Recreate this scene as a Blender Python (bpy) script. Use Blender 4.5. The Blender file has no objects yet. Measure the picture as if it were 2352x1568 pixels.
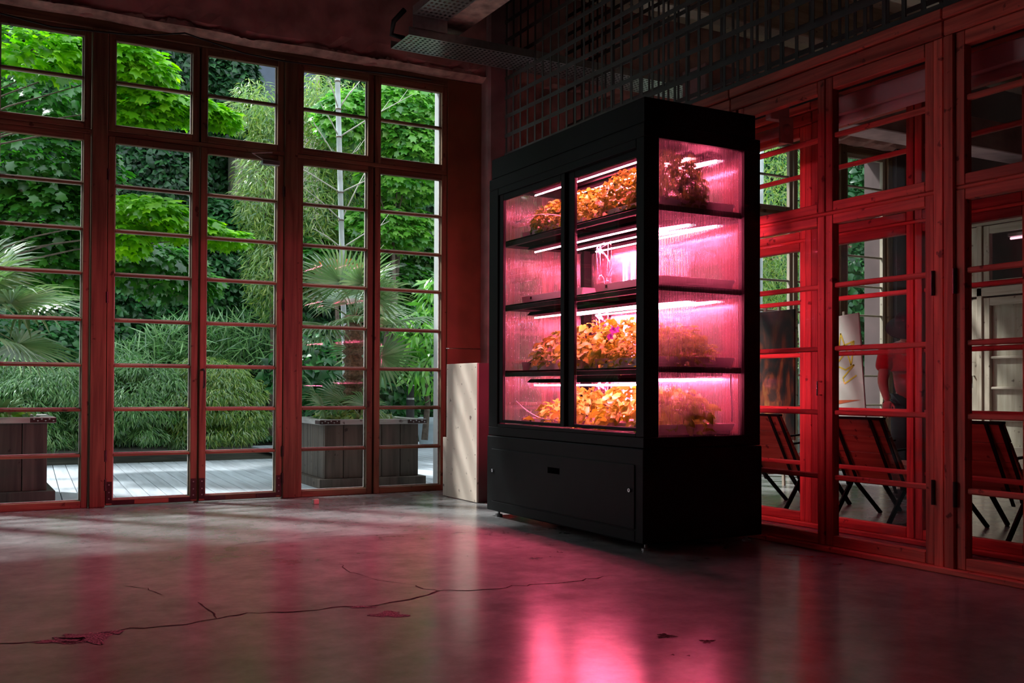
import bpy, math, random
import numpy as np
from mathutils import Matrix, Vector

random.seed(7)
RNG = np.random.default_rng(11)
SC = bpy.context.scene
COL = SC.collection

# ------------------------------------------------------------------ camera
F_PX, YAW, PITCH, ROLL, CY_PX, EYE = 2320.4, 0.505259, 0.013462, 0.003847, 861.5, 0.95
fw = np.array([math.sin(YAW) * math.cos(PITCH), math.cos(YAW) * math.cos(PITCH), math.sin(PITCH)])
r0 = np.array([math.cos(YAW), -math.sin(YAW), 0.0])
u0 = np.cross(r0, fw)
rt = math.cos(ROLL) * r0 + math.sin(ROLL) * u0
up = -math.sin(ROLL) * r0 + math.cos(ROLL) * u0
cam_d = bpy.data.cameras.new('camera')
cam = bpy.data.objects.new('camera', cam_d)
COL.objects.link(cam)
cam_d.sensor_width = 36.0
cam_d.lens = F_PX / 2352 * 36
cam_d.shift_y = (CY_PX - 784) / 2352
cam_d.clip_start = 0.05
cam_d.clip_end = 300
cam.matrix_world = Matrix(((rt[0], up[0], -fw[0], 0), (rt[1], up[1], -fw[1], 0), (rt[2], up[2], -fw[2], EYE), (0, 0, 0, 1)))
SC.camera = cam
SC.view_settings.view_transform = 'Standard'
SC.view_settings.look = 'None'
SC.view_settings.gamma = 1
SC.view_settings.use_curve_mapping = False
SC.view_settings.exposure = 0.0
SC.cycles.transparent_max_bounces = 32
SC.cycles.max_bounces = 10
SC.cycles.diffuse_bounces = 4
SC.cycles.sample_clamp_indirect = 6.0

# ------------------------------------------------------------------ sky and sun
W = bpy.data.worlds.new('sky')
SC.world = W
W.use_nodes = True
W.node_tree.nodes['Background'].inputs[0].default_value = (0.80, 0.90, 1.0, 1)
W.node_tree.nodes['Background'].inputs[1].default_value = 2.7
sun_d = bpy.data.lights.new('sun', 'SUN')
sun_d.energy = 7.2
sun_d.angle = math.radians(5)
sun_d.color = (0.96, 0.98, 1.0)
sun = bpy.data.objects.new('sun', sun_d)
COL.objects.link(sun)
sun.rotation_euler = Vector((-.45, .57, .82)).to_track_quat('Z', 'Y').to_euler()   # hazy sun high over the garden


def pix(x, y, axis, val):
    """point where the photograph's pixel meets the plane axis=val"""
    d = fw + rt * (x - 1176) / F_PX - up * (y - CY_PX) / F_PX
    c = np.array([0, 0, EYE])
    return c + d * ((val - c[axis]) / d[axis])


# ------------------------------------------------------------------ materials
def new_mat(name):
    m = bpy.data.materials.new(name)
    m.use_nodes = True
    nt = m.node_tree
    nt.nodes.clear()
    out = nt.nodes.new('ShaderNodeOutputMaterial')
    return m, nt, out


def nd(nt, kind, **kw):
    n = nt.nodes.new(kind)
    for k, v in kw.items():
        if k in n.inputs.keys():
            n.inputs[k].default_value = v
        else:
            setattr(n, k, v)
    return n


def ramp(nt, fac, stops):
    r = nt.nodes.new('ShaderNodeValToRGB')
    el = r.color_ramp.elements
    while len(el) < len(stops):
        el.new(0.5)
    for e, (p, c) in zip(el, stops):
        e.position = p
        e.color = (*c, 1)
    nt.links.new(fac, r.inputs[0])
    return r.outputs[0]


def c4(c):
    return (c[0], c[1], c[2], 1)


def plain(name, col, rough=0.5, metal=0.0, spec=0.5, var=0.0, scale=8.0, bump=0.0):
    m, nt, out = new_mat(name)
    b = nd(nt, 'ShaderNodeBsdfPrincipled', Roughness=rough, Metallic=metal)
    b.inputs['Specular IOR Level'].default_value = spec
    tc = nt.nodes.new('ShaderNodeTexCoord')
    n = nd(nt, 'ShaderNodeTexNoise', Scale=scale, Detail=6.0)
    nt.links.new(tc.outputs['Object'], n.inputs['Vector'])
    lo = [max(0, v * (1 - var)) for v in col]
    hi = [min(1, v * (1 + var)) for v in col]
    nt.links.new(ramp(nt, n.outputs['Fac'], [(0.3, lo), (0.7, hi)]), b.inputs['Base Color'])
    if bump:
        bp = nd(nt, 'ShaderNodeBump', Strength=bump, Distance=0.01)
        nt.links.new(n.outputs['Fac'], bp.inputs['Height'])
        nt.links.new(bp.outputs[0], b.inputs['Normal'])
    nt.links.new(b.outputs[0], out.inputs[0])
    return m


def wood(name, dark, light, scale, rough=0.6, knots=True, rnd=0.35, spec=0.3):
    m, nt, out = new_mat(name)
    b = nd(nt, 'ShaderNodeBsdfPrincipled', Roughness=rough)
    b.inputs['Specular IOR Level'].default_value = spec
    tc = nt.nodes.new('ShaderNodeTexCoord')
    oi = nt.nodes.new('ShaderNodeObjectInfo')
    add = nd(nt, 'ShaderNodeVectorMath', operation='MULTIPLY_ADD')
    cmb = nt.nodes.new('ShaderNodeCombineXYZ')
    mul = nd(nt, 'ShaderNodeMath', operation='MULTIPLY')
    mul.inputs[1].default_value = 37.0
    nt.links.new(oi.outputs['Random'], mul.inputs[0])
    for i in range(3):
        nt.links.new(mul.outputs[0], cmb.inputs[i])
    add.inputs[1].default_value = scale
    nt.links.new(tc.outputs['Object'], add.inputs[0])
    nt.links.new(cmb.outputs[0], add.inputs[2])
    n = nd(nt, 'ShaderNodeTexNoise', Scale=1.0, Detail=8.0, Distortion=0.6)
    nt.links.new(add.outputs[0], n.inputs['Vector'])
    col = ramp(nt, n.outputs['Fac'], [(0.28, dark), (0.62, light)])
    if knots:
        v = nd(nt, 'ShaderNodeTexNoise', Scale=7.0, Detail=2.0)
        nt.links.new(add.outputs[0], v.inputs['Vector'])
        v2 = nd(nt, 'ShaderNodeTexNoise', Scale=14.0, Detail=3.0)
        sc2 = nd(nt, 'ShaderNodeVectorMath', operation='ADD')
        nt.links.new(tc.outputs['Object'], sc2.inputs[0])
        nt.links.new(cmb.outputs[0], sc2.inputs[1])
        nt.links.new(sc2.outputs[0], v2.inputs['Vector'])
        k = ramp(nt, v2.outputs['Fac'], [(0.66, (1, 1, 1)), (0.72, (0.35, 0.3, 0.3))])
        mx = nd(nt, 'ShaderNodeMix', data_type='RGBA', blend_type='MULTIPLY')
        mx.inputs[0].default_value = 1.0
        nt.links.new(col, mx.inputs[6])
        nt.links.new(k, mx.inputs[7])
        col = mx.outputs[2]
    hs = nd(nt, 'ShaderNodeHueSaturation')
    mr = nd(nt, 'ShaderNodeMapRange')
    mr.inputs[3].default_value = 1 - rnd
    mr.inputs[4].default_value = 1 + rnd
    nt.links.new(oi.outputs['Random'], mr.inputs[0])
    nt.links.new(mr.outputs[0], hs.inputs['Value'])
    nt.links.new(col, hs.inputs['Color'])
    nt.links.new(hs.outputs[0], b.inputs['Base Color'])
    bp = nd(nt, 'ShaderNodeBump', Strength=0.35, Distance=0.004)
    nt.links.new(n.outputs['Fac'], bp.inputs['Height'])
    nt.links.new(bp.outputs[0], b.inputs['Normal'])
    nt.links.new(b.outputs[0], out.inputs[0])
    return m


def leaf_mat(name, cols, trans=0.45, gloss=0.06, k_alb=0.95):
    m, nt, out = new_mat(name)
    g = nt.nodes.new('ShaderNodeNewGeometry')
    cols = [tuple(v * k_alb for v in c) for c in cols]
    k = len(cols)
    col = ramp(nt, g.outputs['Random Per Island'], [((i + 0.5) / k, c) for i, c in enumerate(cols)])
    d = nt.nodes.new('ShaderNodeBsdfDiffuse')
    t = nt.nodes.new('ShaderNodeBsdfTranslucent')
    hs = nd(nt, 'ShaderNodeHueSaturation', Saturation=1.1, Value=1.25)
    nt.links.new(col, d.inputs[0])
    nt.links.new(col, hs.inputs['Color'])
    nt.links.new(hs.outputs[0], t.inputs[0])
    mx = nd(nt, 'ShaderNodeMixShader')
    mx.inputs[0].default_value = trans
    nt.links.new(d.outputs[0], mx.inputs[1])
    nt.links.new(t.outputs[0], mx.inputs[2])
    gl = nd(nt, 'ShaderNodeBsdfGlossy', Roughness=0.35)
    m2 = nd(nt, 'ShaderNodeMixShader')
    m2.inputs[0].default_value = gloss
    nt.links.new(mx.outputs[0], m2.inputs[1])
    nt.links.new(gl.outputs[0], m2.inputs[2])
    nt.links.new(m2.outputs[0], out.inputs[0])
    return m


def thin_glass(name, tint=(1, 1, 1), ior=1.45, rough=0.0):
    m, nt, out = new_mat(name)
    t = nd(nt, 'ShaderNodeBsdfTransparent')
    t.inputs[0].default_value = c4(tint)
    g = nd(nt, 'ShaderNodeBsdfGlossy', Roughness=rough)
    fr = nd(nt, 'ShaderNodeFresnel')
    gm = nt.nodes.new('ShaderNodeNewGeometry')
    mr = nd(nt, 'ShaderNodeMapRange')
    mr.inputs[3].default_value = ior
    mr.inputs[4].default_value = 1 / ior      # seen from inside the pane: same reflection as from outside
    nt.links.new(gm.outputs['Backfacing'], mr.inputs[0])
    nt.links.new(mr.outputs[0], fr.inputs['IOR'])
    mx = nd(nt, 'ShaderNodeMixShader')
    nt.links.new(fr.outputs[0], mx.inputs[0])
    nt.links.new(t.outputs[0], mx.inputs[1])
    nt.links.new(g.outputs[0], mx.inputs[2])
    nt.links.new(mx.outputs[0], out.inputs[0])
    return m


def emit(name, col, s):
    m, nt, out = new_mat(name)
    e = nd(nt, 'ShaderNodeEmission')
    e.inputs[0].default_value = c4(col)
    e.inputs[1].default_value = s
    nt.links.new(e.outputs[0], out.inputs[0])
    return m


def concrete_floor():
    m, nt, out = new_mat('polished_concrete')
    b = nd(nt, 'ShaderNodeBsdfPrincipled')
    b.inputs['Specular IOR Level'].default_value = 0.55
    tc = nt.nodes.new('ShaderNodeTexCoord')
    n1 = nd(nt, 'ShaderNodeTexNoise', Scale=1.1, Detail=9.0, Roughness=0.62, Distortion=0.4)
    n2 = nd(nt, 'ShaderNodeTexNoise', Scale=6.0, Detail=8.0, Roughness=0.7)
    n3 = nd(nt, 'ShaderNodeTexNoise', Scale=45.0, Detail=4.0)
    for n in (n1, n2, n3):
        nt.links.new(tc.outputs['Object'], n.inputs['Vector'])
    a = ramp(nt, n1.outputs['Fac'], [(0.25, (0.20, 0.192, 0.19)), (0.5, (0.30, 0.29, 0.285)), (0.75, (0.39, 0.38, 0.37))])
    c = ramp(nt, n2.outputs['Fac'], [(0.3, (0.72, 0.72, 0.72)), (0.62, (1.0, 1.0, 1.0))])
    mx = nd(nt, 'ShaderNodeMix', data_type='RGBA', blend_type='MULTIPLY')
    mx.inputs[0].default_value = 1.0
    nt.links.new(a, mx.inputs[6])
    nt.links.new(c, mx.inputs[7])
    nt.links.new(mx.outputs[2], b.inputs['Base Color'])
    rr = nd(nt, 'ShaderNodeMapRange')
    rr.inputs[1].default_value = 0.3
    rr.inputs[2].default_value = 0.7
    rr.inputs[3].default_value = 0.16
    rr.inputs[4].default_value = 0.27
    nt.links.new(n2.outputs['Fac'], rr.inputs[0])
    nt.links.new(rr.outputs[0], b.inputs['Roughness'])
    bp = nd(nt, 'ShaderNodeBump', Strength=0.05, Distance=0.002)
    ad = nd(nt, 'ShaderNodeMath', operation='MULTIPLY_ADD')
    ad.inputs[1].default_value = 0.3
    nt.links.new(n3.outputs['Fac'], ad.inputs[0])
    nt.links.new(n2.outputs['Fac'], ad.inputs[2])
    nt.links.new(ad.outputs[0], bp.inputs['Height'])
    nt.links.new(bp.outputs[0], b.inputs['Normal'])
    nt.links.new(b.outputs[0], out.inputs[0])
    return m


def fluted_plastic(name='fluted_polycarbonate', k=1.0):
    m, nt, out = new_mat(name)
    t = nd(nt, 'ShaderNodeBsdfTransparent')
    t.inputs[0].default_value = (0.93 * k, 0.9 * k, 0.92 * k, 1)
    rf = nd(nt, 'ShaderNodeBsdfRefraction', Roughness=0.06, IOR=1.25)
    rf.inputs[0].default_value = (k, k, k, 1)
    tl = nd(nt, 'ShaderNodeBsdfTranslucent')
    tl.inputs[0].default_value = (0.95 * k, 0.92 * k, 0.92 * k, 1)
    gl = nd(nt, 'ShaderNodeBsdfGlossy', Roughness=0.18)
    df = nd(nt, 'ShaderNodeBsdfDiffuse')
    df.inputs[0].default_value = (0.9, 0.88, 0.88, 1)
    md_ = nd(nt, 'ShaderNodeMixShader')
    md_.inputs[0].default_value = 0.45
    nt.links.new(tl.outputs[0], md_.inputs[1])
    nt.links.new(df.outputs[0], md_.inputs[2])
    m1 = nd(nt, 'ShaderNodeMixShader')
    m1.inputs[0].default_value = 0.45
    nt.links.new(rf.outputs[0], m1.inputs[1])
    nt.links.new(t.outputs[0], m1.inputs[2])
    m2 = nd(nt, 'ShaderNodeMixShader')
    tc = nt.nodes.new('ShaderNodeTexCoord')
    sp = nt.nodes.new('ShaderNodeSeparateXYZ')
    nt.links.new(tc.outputs['UV'], sp.inputs[0])
    fr = nd(nt, 'ShaderNodeMath', operation='FRACT')
    nt.links.new(sp.outputs[0], fr.inputs[0])
    web = ramp(nt, fr.outputs[0], [(0.0, (.10, .10, .10)), (0.62, (.10, .10, .10)), (0.70, (.45, .45, .45)), (0.92, (.45, .45, .45)), (1.0, (.10, .10, .10))])
    nt.links.new(web, m2.inputs[0])          # the sheet's upright inner webs are milky
    nt.links.new(m1.outputs[0], m2.inputs[1])
    nt.links.new(md_.outputs[0], m2.inputs[2])
    m3 = nd(nt, 'ShaderNodeMixShader')
    m3.inputs[0].default_value = 0.13
    nt.links.new(m2.outputs[0], m3.inputs[1])
    nt.links.new(gl.outputs[0], m3.inputs[2])
    nt.links.new(m3.outputs[0], out.inputs[0])
    return m


MAT = dict(
    floor=concrete_floor(),
    wood_v=wood('red_brown_wood_upright', (0.11, 0.060, 0.033), (0.25, 0.150, 0.080), (28, 28, 1.6)),
    wood_h=wood('red_brown_wood_level', (0.11, 0.060, 0.033), (0.25, 0.150, 0.080), (1.6, 1.6, 30)),
    part_v=wood('red_partition_wood_upright', (0.40, 0.075, 0.05), (0.82, 0.19, 0.13), (26, 26, 1.5)),
    part_h=wood('red_partition_wood_level', (0.40, 0.075, 0.05), (0.82, 0.19, 0.13), (1.5, 1.5, 26)),
    pale_v=wood('pale_painted_wood_upright', (0.33, 0.27, 0.19), (0.48, 0.41, 0.31), (20, 20, 1.5), rnd=0.1),
    pale_h=wood('pale_painted_wood_level', (0.33, 0.27, 0.19), (0.48, 0.41, 0.31), (1.5, 1.5, 20), rnd=0.1),
    ply=wood('pale_plywood', (0.66, 0.52, 0.41), (0.80, 0.67, 0.55), (14, 3, 1.2), rnd=0.04, rough=0.5),
    bead=plain('weathered_glazing_bead', (0.46, 0.42, 0.37), 0.8, var=0.2, scale=30),
    redpanel=plain('dark_red_board', (0.22, 0.095, 0.04), 0.55, var=0.25, scale=2.5, bump=0.1),
    plaster=plain('red_brown_plaster', (0.60, 0.34, 0.30), 0.9, var=0.45, scale=3.2, bump=0.6),
    plaster2=plain('flaking_pale_plaster', (0.52, 0.36, 0.30), 0.9, var=0.45, scale=9, bump=1.0),
    pinkplaster=plain('pinkish_plaster', (0.46, 0.29, 0.28), 0.85, var=0.3, scale=4, bump=0.5),
    darkwall=plain('dark_wall_paint', (0.10, 0.065, 0.06), 0.9, var=0.25, scale=2),
    ceil=plain('dark_ceiling', (0.045, 0.04, 0.038), 0.9, var=0.3, scale=2),
    extwall=plain('pale_outside_render', (0.45, 0.455, 0.45), 0.8, var=0.08, scale=5),
    glass=thin_glass('window_glass', (0.97, 0.985, 0.98), ior=1.16),
    partglass=thin_glass('clean_partition_glass', (0.985, 0.985, 0.985), ior=1.07),
    cabglass=thin_glass('cabinet_glass', (0.98, 0.98, 0.98), ior=1.18),
    acrylic=thin_glass('clear_acrylic', (0.97, 0.93, 0.96), ior=1.5),
    flute=fluted_plastic(),
    fluteb=fluted_plastic('fluted_smoky_polycarbonate', 0.5),
    black=plain('black_powder_coat', (0.006, 0.0065, 0.0065), 0.6, var=0.15, spec=0.15),
    blackin=plain('black_inner_frame', (0.03, 0.025, 0.027), 0.4, var=0.1),
    led=emit('pink_led', (1.0, 0.105, 0.215), 520.0),
    fixture=plain('dark_lamp_housing', (0.07, 0.05, 0.06), 0.45, var=0.05),
    tray=plain('white_growing_tray', (0.72, 0.62, 0.66), 0.45, var=0.05),
    soil=plain('dark_soil', (0.05, 0.035, 0.025), 0.95, var=0.5, scale=30, bump=0.6),
    chrome=plain('chrome', (0.7, 0.7, 0.7), 0.2, metal=1.0),
    steel=plain('galvanised_steel', (0.42, 0.43, 0.43), 0.38, metal=0.85, var=0.15, scale=20),
    lattice=plain('grey_painted_bars', (0.06, 0.056, 0.048), 0.6, var=0.2),
    rubber=plain('black_rubber', (0.01, 0.01, 0.01), 0.7),
    bracket=plain('dark_iron_plate', (0.05, 0.025, 0.025), 0.5, metal=0.5, var=0.3, scale=30),
    deck=wood('grey_weathered_decking', (0.34, 0.365, 0.39), (0.47, 0.51, 0.545), (14, 1.2, 14), knots=False, rnd=0.10, rough=0.7),
    planter=wood('weathered_planter_wood', (0.042, 0.032, 0.025), (0.11, 0.085, 0.068), (16, 16, 1.0), rnd=0.22),
    planterd=wood('dark_planter_wood', (0.035, 0.03, 0.028), (0.085, 0.07, 0.06), (16, 16, 1.0), rnd=0.22),
    rim=wood('weathered_rim_wood', (0.22, 0.21, 0.20), (0.42, 0.40, 0.38), (2, 2, 20), rnd=0.1),
    ground=plain('garden_soil', (0.05, 0.045, 0.03), 0.95, var=0.5, scale=4),
    stone=plain('mossy_wall', (0.05, 0.06, 0.04), 0.95, var=0.6, scale=3),
    bark=plain('grey_brown_bark', (0.13, 0.10, 0.075), 0.9, var=0.4, scale=18, bump=0.6),
    fibre=plain('palm_fibre', (0.16, 0.10, 0.06), 0.95, var=0.6, scale=40, bump=1.0),
    culm=plain('pale_bamboo_culm', (0.42, 0.47, 0.46), 0.5, var=0.2, scale=6),
    twig=plain('pale_twig', (0.46, 0.46, 0.38), 0.6, var=0.2),
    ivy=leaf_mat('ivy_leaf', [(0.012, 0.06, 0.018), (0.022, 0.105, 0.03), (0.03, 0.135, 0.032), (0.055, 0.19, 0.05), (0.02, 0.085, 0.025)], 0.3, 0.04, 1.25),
    ivyd=leaf_mat('dark_ivy_leaf', [(0.008, 0.035, 0.014), (0.014, 0.06, 0.02), (0.03, 0.11, 0.03)], 0.25, 0.04, 1.1),  # dark ivy greens; the back layer's shade is put into them
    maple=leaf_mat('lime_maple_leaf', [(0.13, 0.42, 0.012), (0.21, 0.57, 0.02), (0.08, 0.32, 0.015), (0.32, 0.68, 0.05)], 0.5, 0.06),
    mapled=leaf_mat('green_maple_leaf', [(0.025, 0.13, 0.018), (0.045, 0.21, 0.025), (0.075, 0.28, 0.03)], 0.4, 0.08),  # darker maple greens; the left crown's shade is put into them
    mapleb=leaf_mat('fresh_green_leaf', [(0.10, 0.36, 0.035), (0.19, 0.50, 0.06), (0.30, 0.62, 0.11), (0.07, 0.26, 0.05)], 0.45, 0.07),
    redmaple=leaf_mat('red_maple_leaf', [(0.5, 0.12, 0.04), (0.62, 0.2, 0.06), (0.3, 0.2, 0.05)], 0.4, 0.05),
    bamboo=leaf_mat('bamboo_leaf', [(0.12, 0.31, 0.09), (0.19, 0.43, 0.13), (0.30, 0.54, 0.18), (0.07, 0.20, 0.07)], 0.35, 0.08),
    bambool=leaf_mat('pale_bamboo_leaf', [(0.17, 0.33, 0.06), (0.26, 0.45, 0.09), (0.40, 0.50, 0.09), (0.10, 0.25, 0.06)], 0.4, 0.08),
    palm=leaf_mat('palm_leaf', [(0.11, 0.23, 0.07), (0.17, 0.30, 0.10), (0.27, 0.38, 0.17)], 0.35, 0.14),
    strap=leaf_mat('strap_leaf', [(0.10, 0.24, 0.07), (0.16, 0.33, 0.12)], 0.3, 0.15),
    lettuce=leaf_mat('lettuce_leaf', [(0.34, 0.52, 0.04), (0.44, 0.66, 0.06), (0.32, 0.40, 0.05), (0.42, 0.50, 0.05)], 0.3, 0.08, 1.0),
    lettuced=leaf_mat('dark_lettuce_leaf', [(0.22, 0.26, 0.03), (0.30, 0.42, 0.04), (0.10, 0.26, 0.03), (0.30, 0.28, 0.05)], 0.3, 0.10, 1.0),
    basil=leaf_mat('basil_leaf', [(0.38, 0.58, 0.06), (0.48, 0.70, 0.10), (0.36, 0.42, 0.05)], 0.3, 0.06, 1.0),
    pansy=leaf_mat('purple_petal', [(0.20, 0.03, 0.35), (0.35, 0.08, 0.45), (0.12, 0.02, 0.2)], 0.3, 0.05),
    stem=plain('green_stem', (0.25, 0.28, 0.07), 0.6),
    seat_wood=wood('red_brown_slat', (0.26, 0.07, 0.035), (0.46, 0.15, 0.075), (1.2, 1.2, 26), rnd=0.2),
    canvas_w=plain('white_canvas', (0.62, 0.58, 0.50), 0.85, var=0.08, scale=5),
    yellow=plain('yellow_paint', (0.75, 0.52, 0.03), 0.6, var=0.1),
    orange=plain('orange_paint', (0.55, 0.11, 0.03), 0.6, var=0.25, scale=12),
    skin=plain('skin', (0.42, 0.24, 0.17), 0.55),
    shirt=plain('red_shirt_cloth', (0.42, 0.025, 0.03), 0.85, var=0.12),
    trousers=plain('black_cloth', (0.012, 0.012, 0.014), 0.9),
    hat=plain('dark_felt', (0.03, 0.025, 0.025), 0.9),
    white=plain('white_cloth', (0.7, 0.68, 0.66), 0.85),
    pot=plain('blue_grey_pot', (0.40, 0.48, 0.52), 0.5, var=0.1),
    building=plain('tan_facade', (0.36, 0.31, 0.26), 0.8, var=0.15, scale=1.5),
    bluegrey=plain('blue_grey_panel', (0.05, 0.07, 0.11), 0.4, var=0.2),
    maroon=plain('maroon_board', (0.09, 0.035, 0.035), 0.6, var=0.2, scale=3),
    void=plain('dark_coat_and_slot_shade', (0.002, 0.002, 0.002), 0.9, spec=0.0),  # sheenless near-black coat; also stands in for the handle slot's inner shade
    bulb=emit('warm_bulb', (1.0, 0.75, 0.4), 8.0),
    farlamp=emit('pink_tube', (1, .45, .6), 2.2),
    crack=plain('crack_fill', (0.07, 0.05, 0.05), 1.0, var=0.4, scale=60, spec=0.0),
    scar=plain('rough_floor_scar', (0.26, 0.20, 0.21), 1.0, var=0.6, scale=120, bump=0.8, spec=0.0),
    blind=plain('pale_blind', (0.80, 0.62, 0.60), 0.6, var=0.03),
    white_plastic=plain('white_plastic', (0.75, 0.73, 0.72), 0.4),
)


def abstract_paint():
    m, nt, out = new_mat('abstract_orange_painting')
    b = nd(nt, 'ShaderNodeBsdfPrincipled', Roughness=0.6)
    tc = nt.nodes.new('ShaderNodeTexCoord')
    mp = nd(nt, 'ShaderNodeMapping')
    mp.inputs['Scale'].default_value = (4, 5, 2.6)
    nt.links.new(tc.outputs['Object'], mp.inputs[0])
    n = nd(nt, 'ShaderNodeTexNoise', Scale=1.0, Detail=7.0, Distortion=1.6)
    nt.links.new(mp.outputs[0], n.inputs['Vector'])
    col = ramp(nt, n.outputs['Fac'], [(0.36, (0.008, 0.010, 0.010)), (0.48, (0.09, 0.018, 0.008)), (0.58, (0.34, 0.06, 0.012)), (0.72, (0.5, 0.2, 0.04))])
    sx = nt.nodes.new('ShaderNodeSeparateXYZ')
    nt.links.new(tc.outputs['Object'], sx.inputs[0])
    g = ramp(nt, sx.outputs['Z'], [(0.1, (1, 1, 1)), (0.5, (0.10, 0.12, 0.11))])
    mx = nd(nt, 'ShaderNodeMix', data_type='RGBA', blend_type='MULTIPLY')
    mx.inputs[0].default_value = 1.0
    nt.links.new(col, mx.inputs[6])
    nt.links.new(g, mx.inputs[7])
    nt.links.new(mx.outputs[2], b.inputs['Base Color'])
    nt.links.new(b.outputs[0], out.inputs[0])
    return m


MAT['abstract'] = abstract_paint()


# ------------------------------------------------------------------ helpers
def tag(o, label=None, cat=None, group=None, kind=None):
    if label:
        o['label'] = label
    if cat:
        o['category'] = cat
    if group:
        o['group'] = group
    if kind:
        o['kind'] = kind
    return o


def adopt(o, parent):
    """parent keeping world coordinates (parent has its transform already)"""
    if parent is not None:
        o.parent = parent
        o.matrix_parent_inverse = parent.matrix_basis.inverted()
    return o


def empty(name, loc, rz=0.0):
    o = bpy.data.objects.new(name, None)
    o.empty_display_size = 0.1
    o.location = loc
    o.rotation_euler = (0, 0, rz)
    COL.objects.link(o)
    return o


def link(name, me, mat=None, parent=None, loc=None, local=False):
    o = bpy.data.objects.new(name, me)
    if mat and not me.materials:
        me.materials.append(MAT[mat])
    if loc is not None:
        o.location = loc
    COL.objects.link(o)
    if parent is not None:
        if local:
            o.parent = parent
        else:
            adopt(o, parent)
    return o


class MB:
    """collects shapes of ONE part"""

    def __init__(s):
        s.v, s.f = [], []

    def add(s, vs, fs):
        k = len(s.v)
        s.v += [tuple(map(float, p)) for p in vs]
        s.f += [tuple(i + k for i in f) for f in fs]
        return s

    def box(s, x0, x1, y0, y1, z0, z1, c=0.0):
        if c <= 0:
            vs = [(x, y, z) for x in (x0, x1) for y in (y0, y1) for z in (z0, z1)]
            return s.add(vs, [(0, 1, 3, 2), (4, 6, 7, 5), (0, 4, 5, 1), (2, 3, 7, 6), (0, 2, 6, 4), (1, 5, 7, 3)])
        c = min(c, (x1 - x0) * .45, (y1 - y0) * .45, (z1 - z0) * .45)
        X, Y, Z = (x0, x1), (y0, y1), (z0, z1)
        sg = (1, -1)
        vs, idx = [], {}
        for i in (0, 1):
            for j in (0, 1):
                for k in (0, 1):
                    for a in range(3):
                        p = [X[i] + sg[i] * c, Y[j] + sg[j] * c, Z[k] + sg[k] * c]
                        p[a] = (X[i], Y[j], Z[k])[a]
                        idx[i, j, k, a] = len(vs)
                        vs.append(p)
        fs = []
        for i in (0, 1):
            q = [idx[i, 0, 0, 0], idx[i, 1, 0, 0], idx[i, 1, 1, 0], idx[i, 0, 1, 0]]
            fs.append(q if i else q[::-1])
            q = [idx[0, i, 0, 1], idx[1, i, 0, 1], idx[1, i, 1, 1], idx[0, i, 1, 1]]
            fs.append(q[::-1] if i else q)
            q = [idx[0, 0, i, 2], idx[1, 0, i, 2], idx[1, 1, i, 2], idx[0, 1, i, 2]]
            fs.append(q if i else q[::-1])
        for i in (0, 1):
            for j in (0, 1):
                fs.append((idx[i, j, 0, 0], idx[i, j, 1, 0], idx[i, j, 1, 1], idx[i, j, 0, 1]))
                fs.append((idx[i, 0, j, 0], idx[i, 1, j, 0], idx[i, 1, j, 2], idx[i, 0, j, 2]))
                fs.append((idx[0, i, j, 1], idx[1, i, j, 1], idx[1, i, j, 2], idx[0, i, j, 2]))
                for k in (0, 1):
                    fs.append((idx[i, j, k, 0], idx[i, j, k, 1], idx[i, j, k, 2]))
        return s.add(vs, fs)

    def tube(s, pts, r, n=8, caps=True):
        pts = [Vector(p) for p in pts]
        rs = r if isinstance(r, (list, tuple)) else [r] * len(pts)
        k0 = len(s.v)
        prev = None
        for i, p in enumerate(pts):
            d = (pts[min(i + 1, len(pts) - 1)] - pts[max(i - 1, 0)]).normalized()
            a = prev if prev is not None else (Vector((0, 0, 1)) if abs(d.z) < 0.9 else Vector((1, 0, 0)))
            e1 = (a - d * a.dot(d)).normalized()
            prev = e1
            e2 = d.cross(e1)
            for j in range(n):
                t = 2 * math.pi * j / n
                s.v.append(tuple(p + (e1 * math.cos(t) + e2 * math.sin(t)) * rs[i]))
        for i in range(len(pts) - 1):
            for j in range(n):
                a, b = k0 + i * n + j, k0 + i * n + (j + 1) % n
                s.f.append((a, b, b + n, a + n))
        if caps:
            s.f.append(tuple(k0 + j for j in range(n))[::-1])
            s.f.append(tuple(k0 + (len(pts) - 1) * n + j for j in range(n)))
        return s

    def lathe(s, prof, cx=0, cy=0, n=16):
        k0 = len(s.v)
        for r, z in prof:
            for j in range(n):
                t = 2 * math.pi * j / n
                s.v.append((cx + r * math.cos(t), cy + r * math.sin(t), z))
        for i in range(len(prof) - 1):
            for j in range(n):
                a, b = k0 + i * n + j, k0 + i * n + (j + 1) % n
                s.f.append((a, b, b + n, a + n))
        return s

    def bar(s, p, q, w, t, side):
        """flat bar from p to q; width w along `side`, thickness t"""
        p, q, side = Vector(p), Vector(q), Vector(side)
        d = (q - p).normalized()
        side = (side - d * side.dot(d)).normalized()
        n = d.cross(side)
        vs = [e + side * a * w / 2 + n * b * t / 2 for e in (p, q) for a, b in ((-1, -1), (1, -1), (1, 1), (-1, 1))]
        return s.add(vs, [(3, 2, 1, 0), (4, 5, 6, 7), (0, 1, 5, 4), (1, 2, 6, 5), (2, 3, 7, 6), (3, 0, 4, 7)])

    def mesh(s, name, smooth=False):
        me = bpy.data.meshes.new(name)
        me.from_pydata(s.v, [], s.f)
        if smooth:
            me.polygons.foreach_set('use_smooth', [True] * len(me.polygons))
        me.update()
        return me

    def build(s, name, mat, parent=None, smooth=False, local=False):
        return link(name, s.mesh(name, smooth), mat, parent, local=local)


_cache = {}


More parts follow.
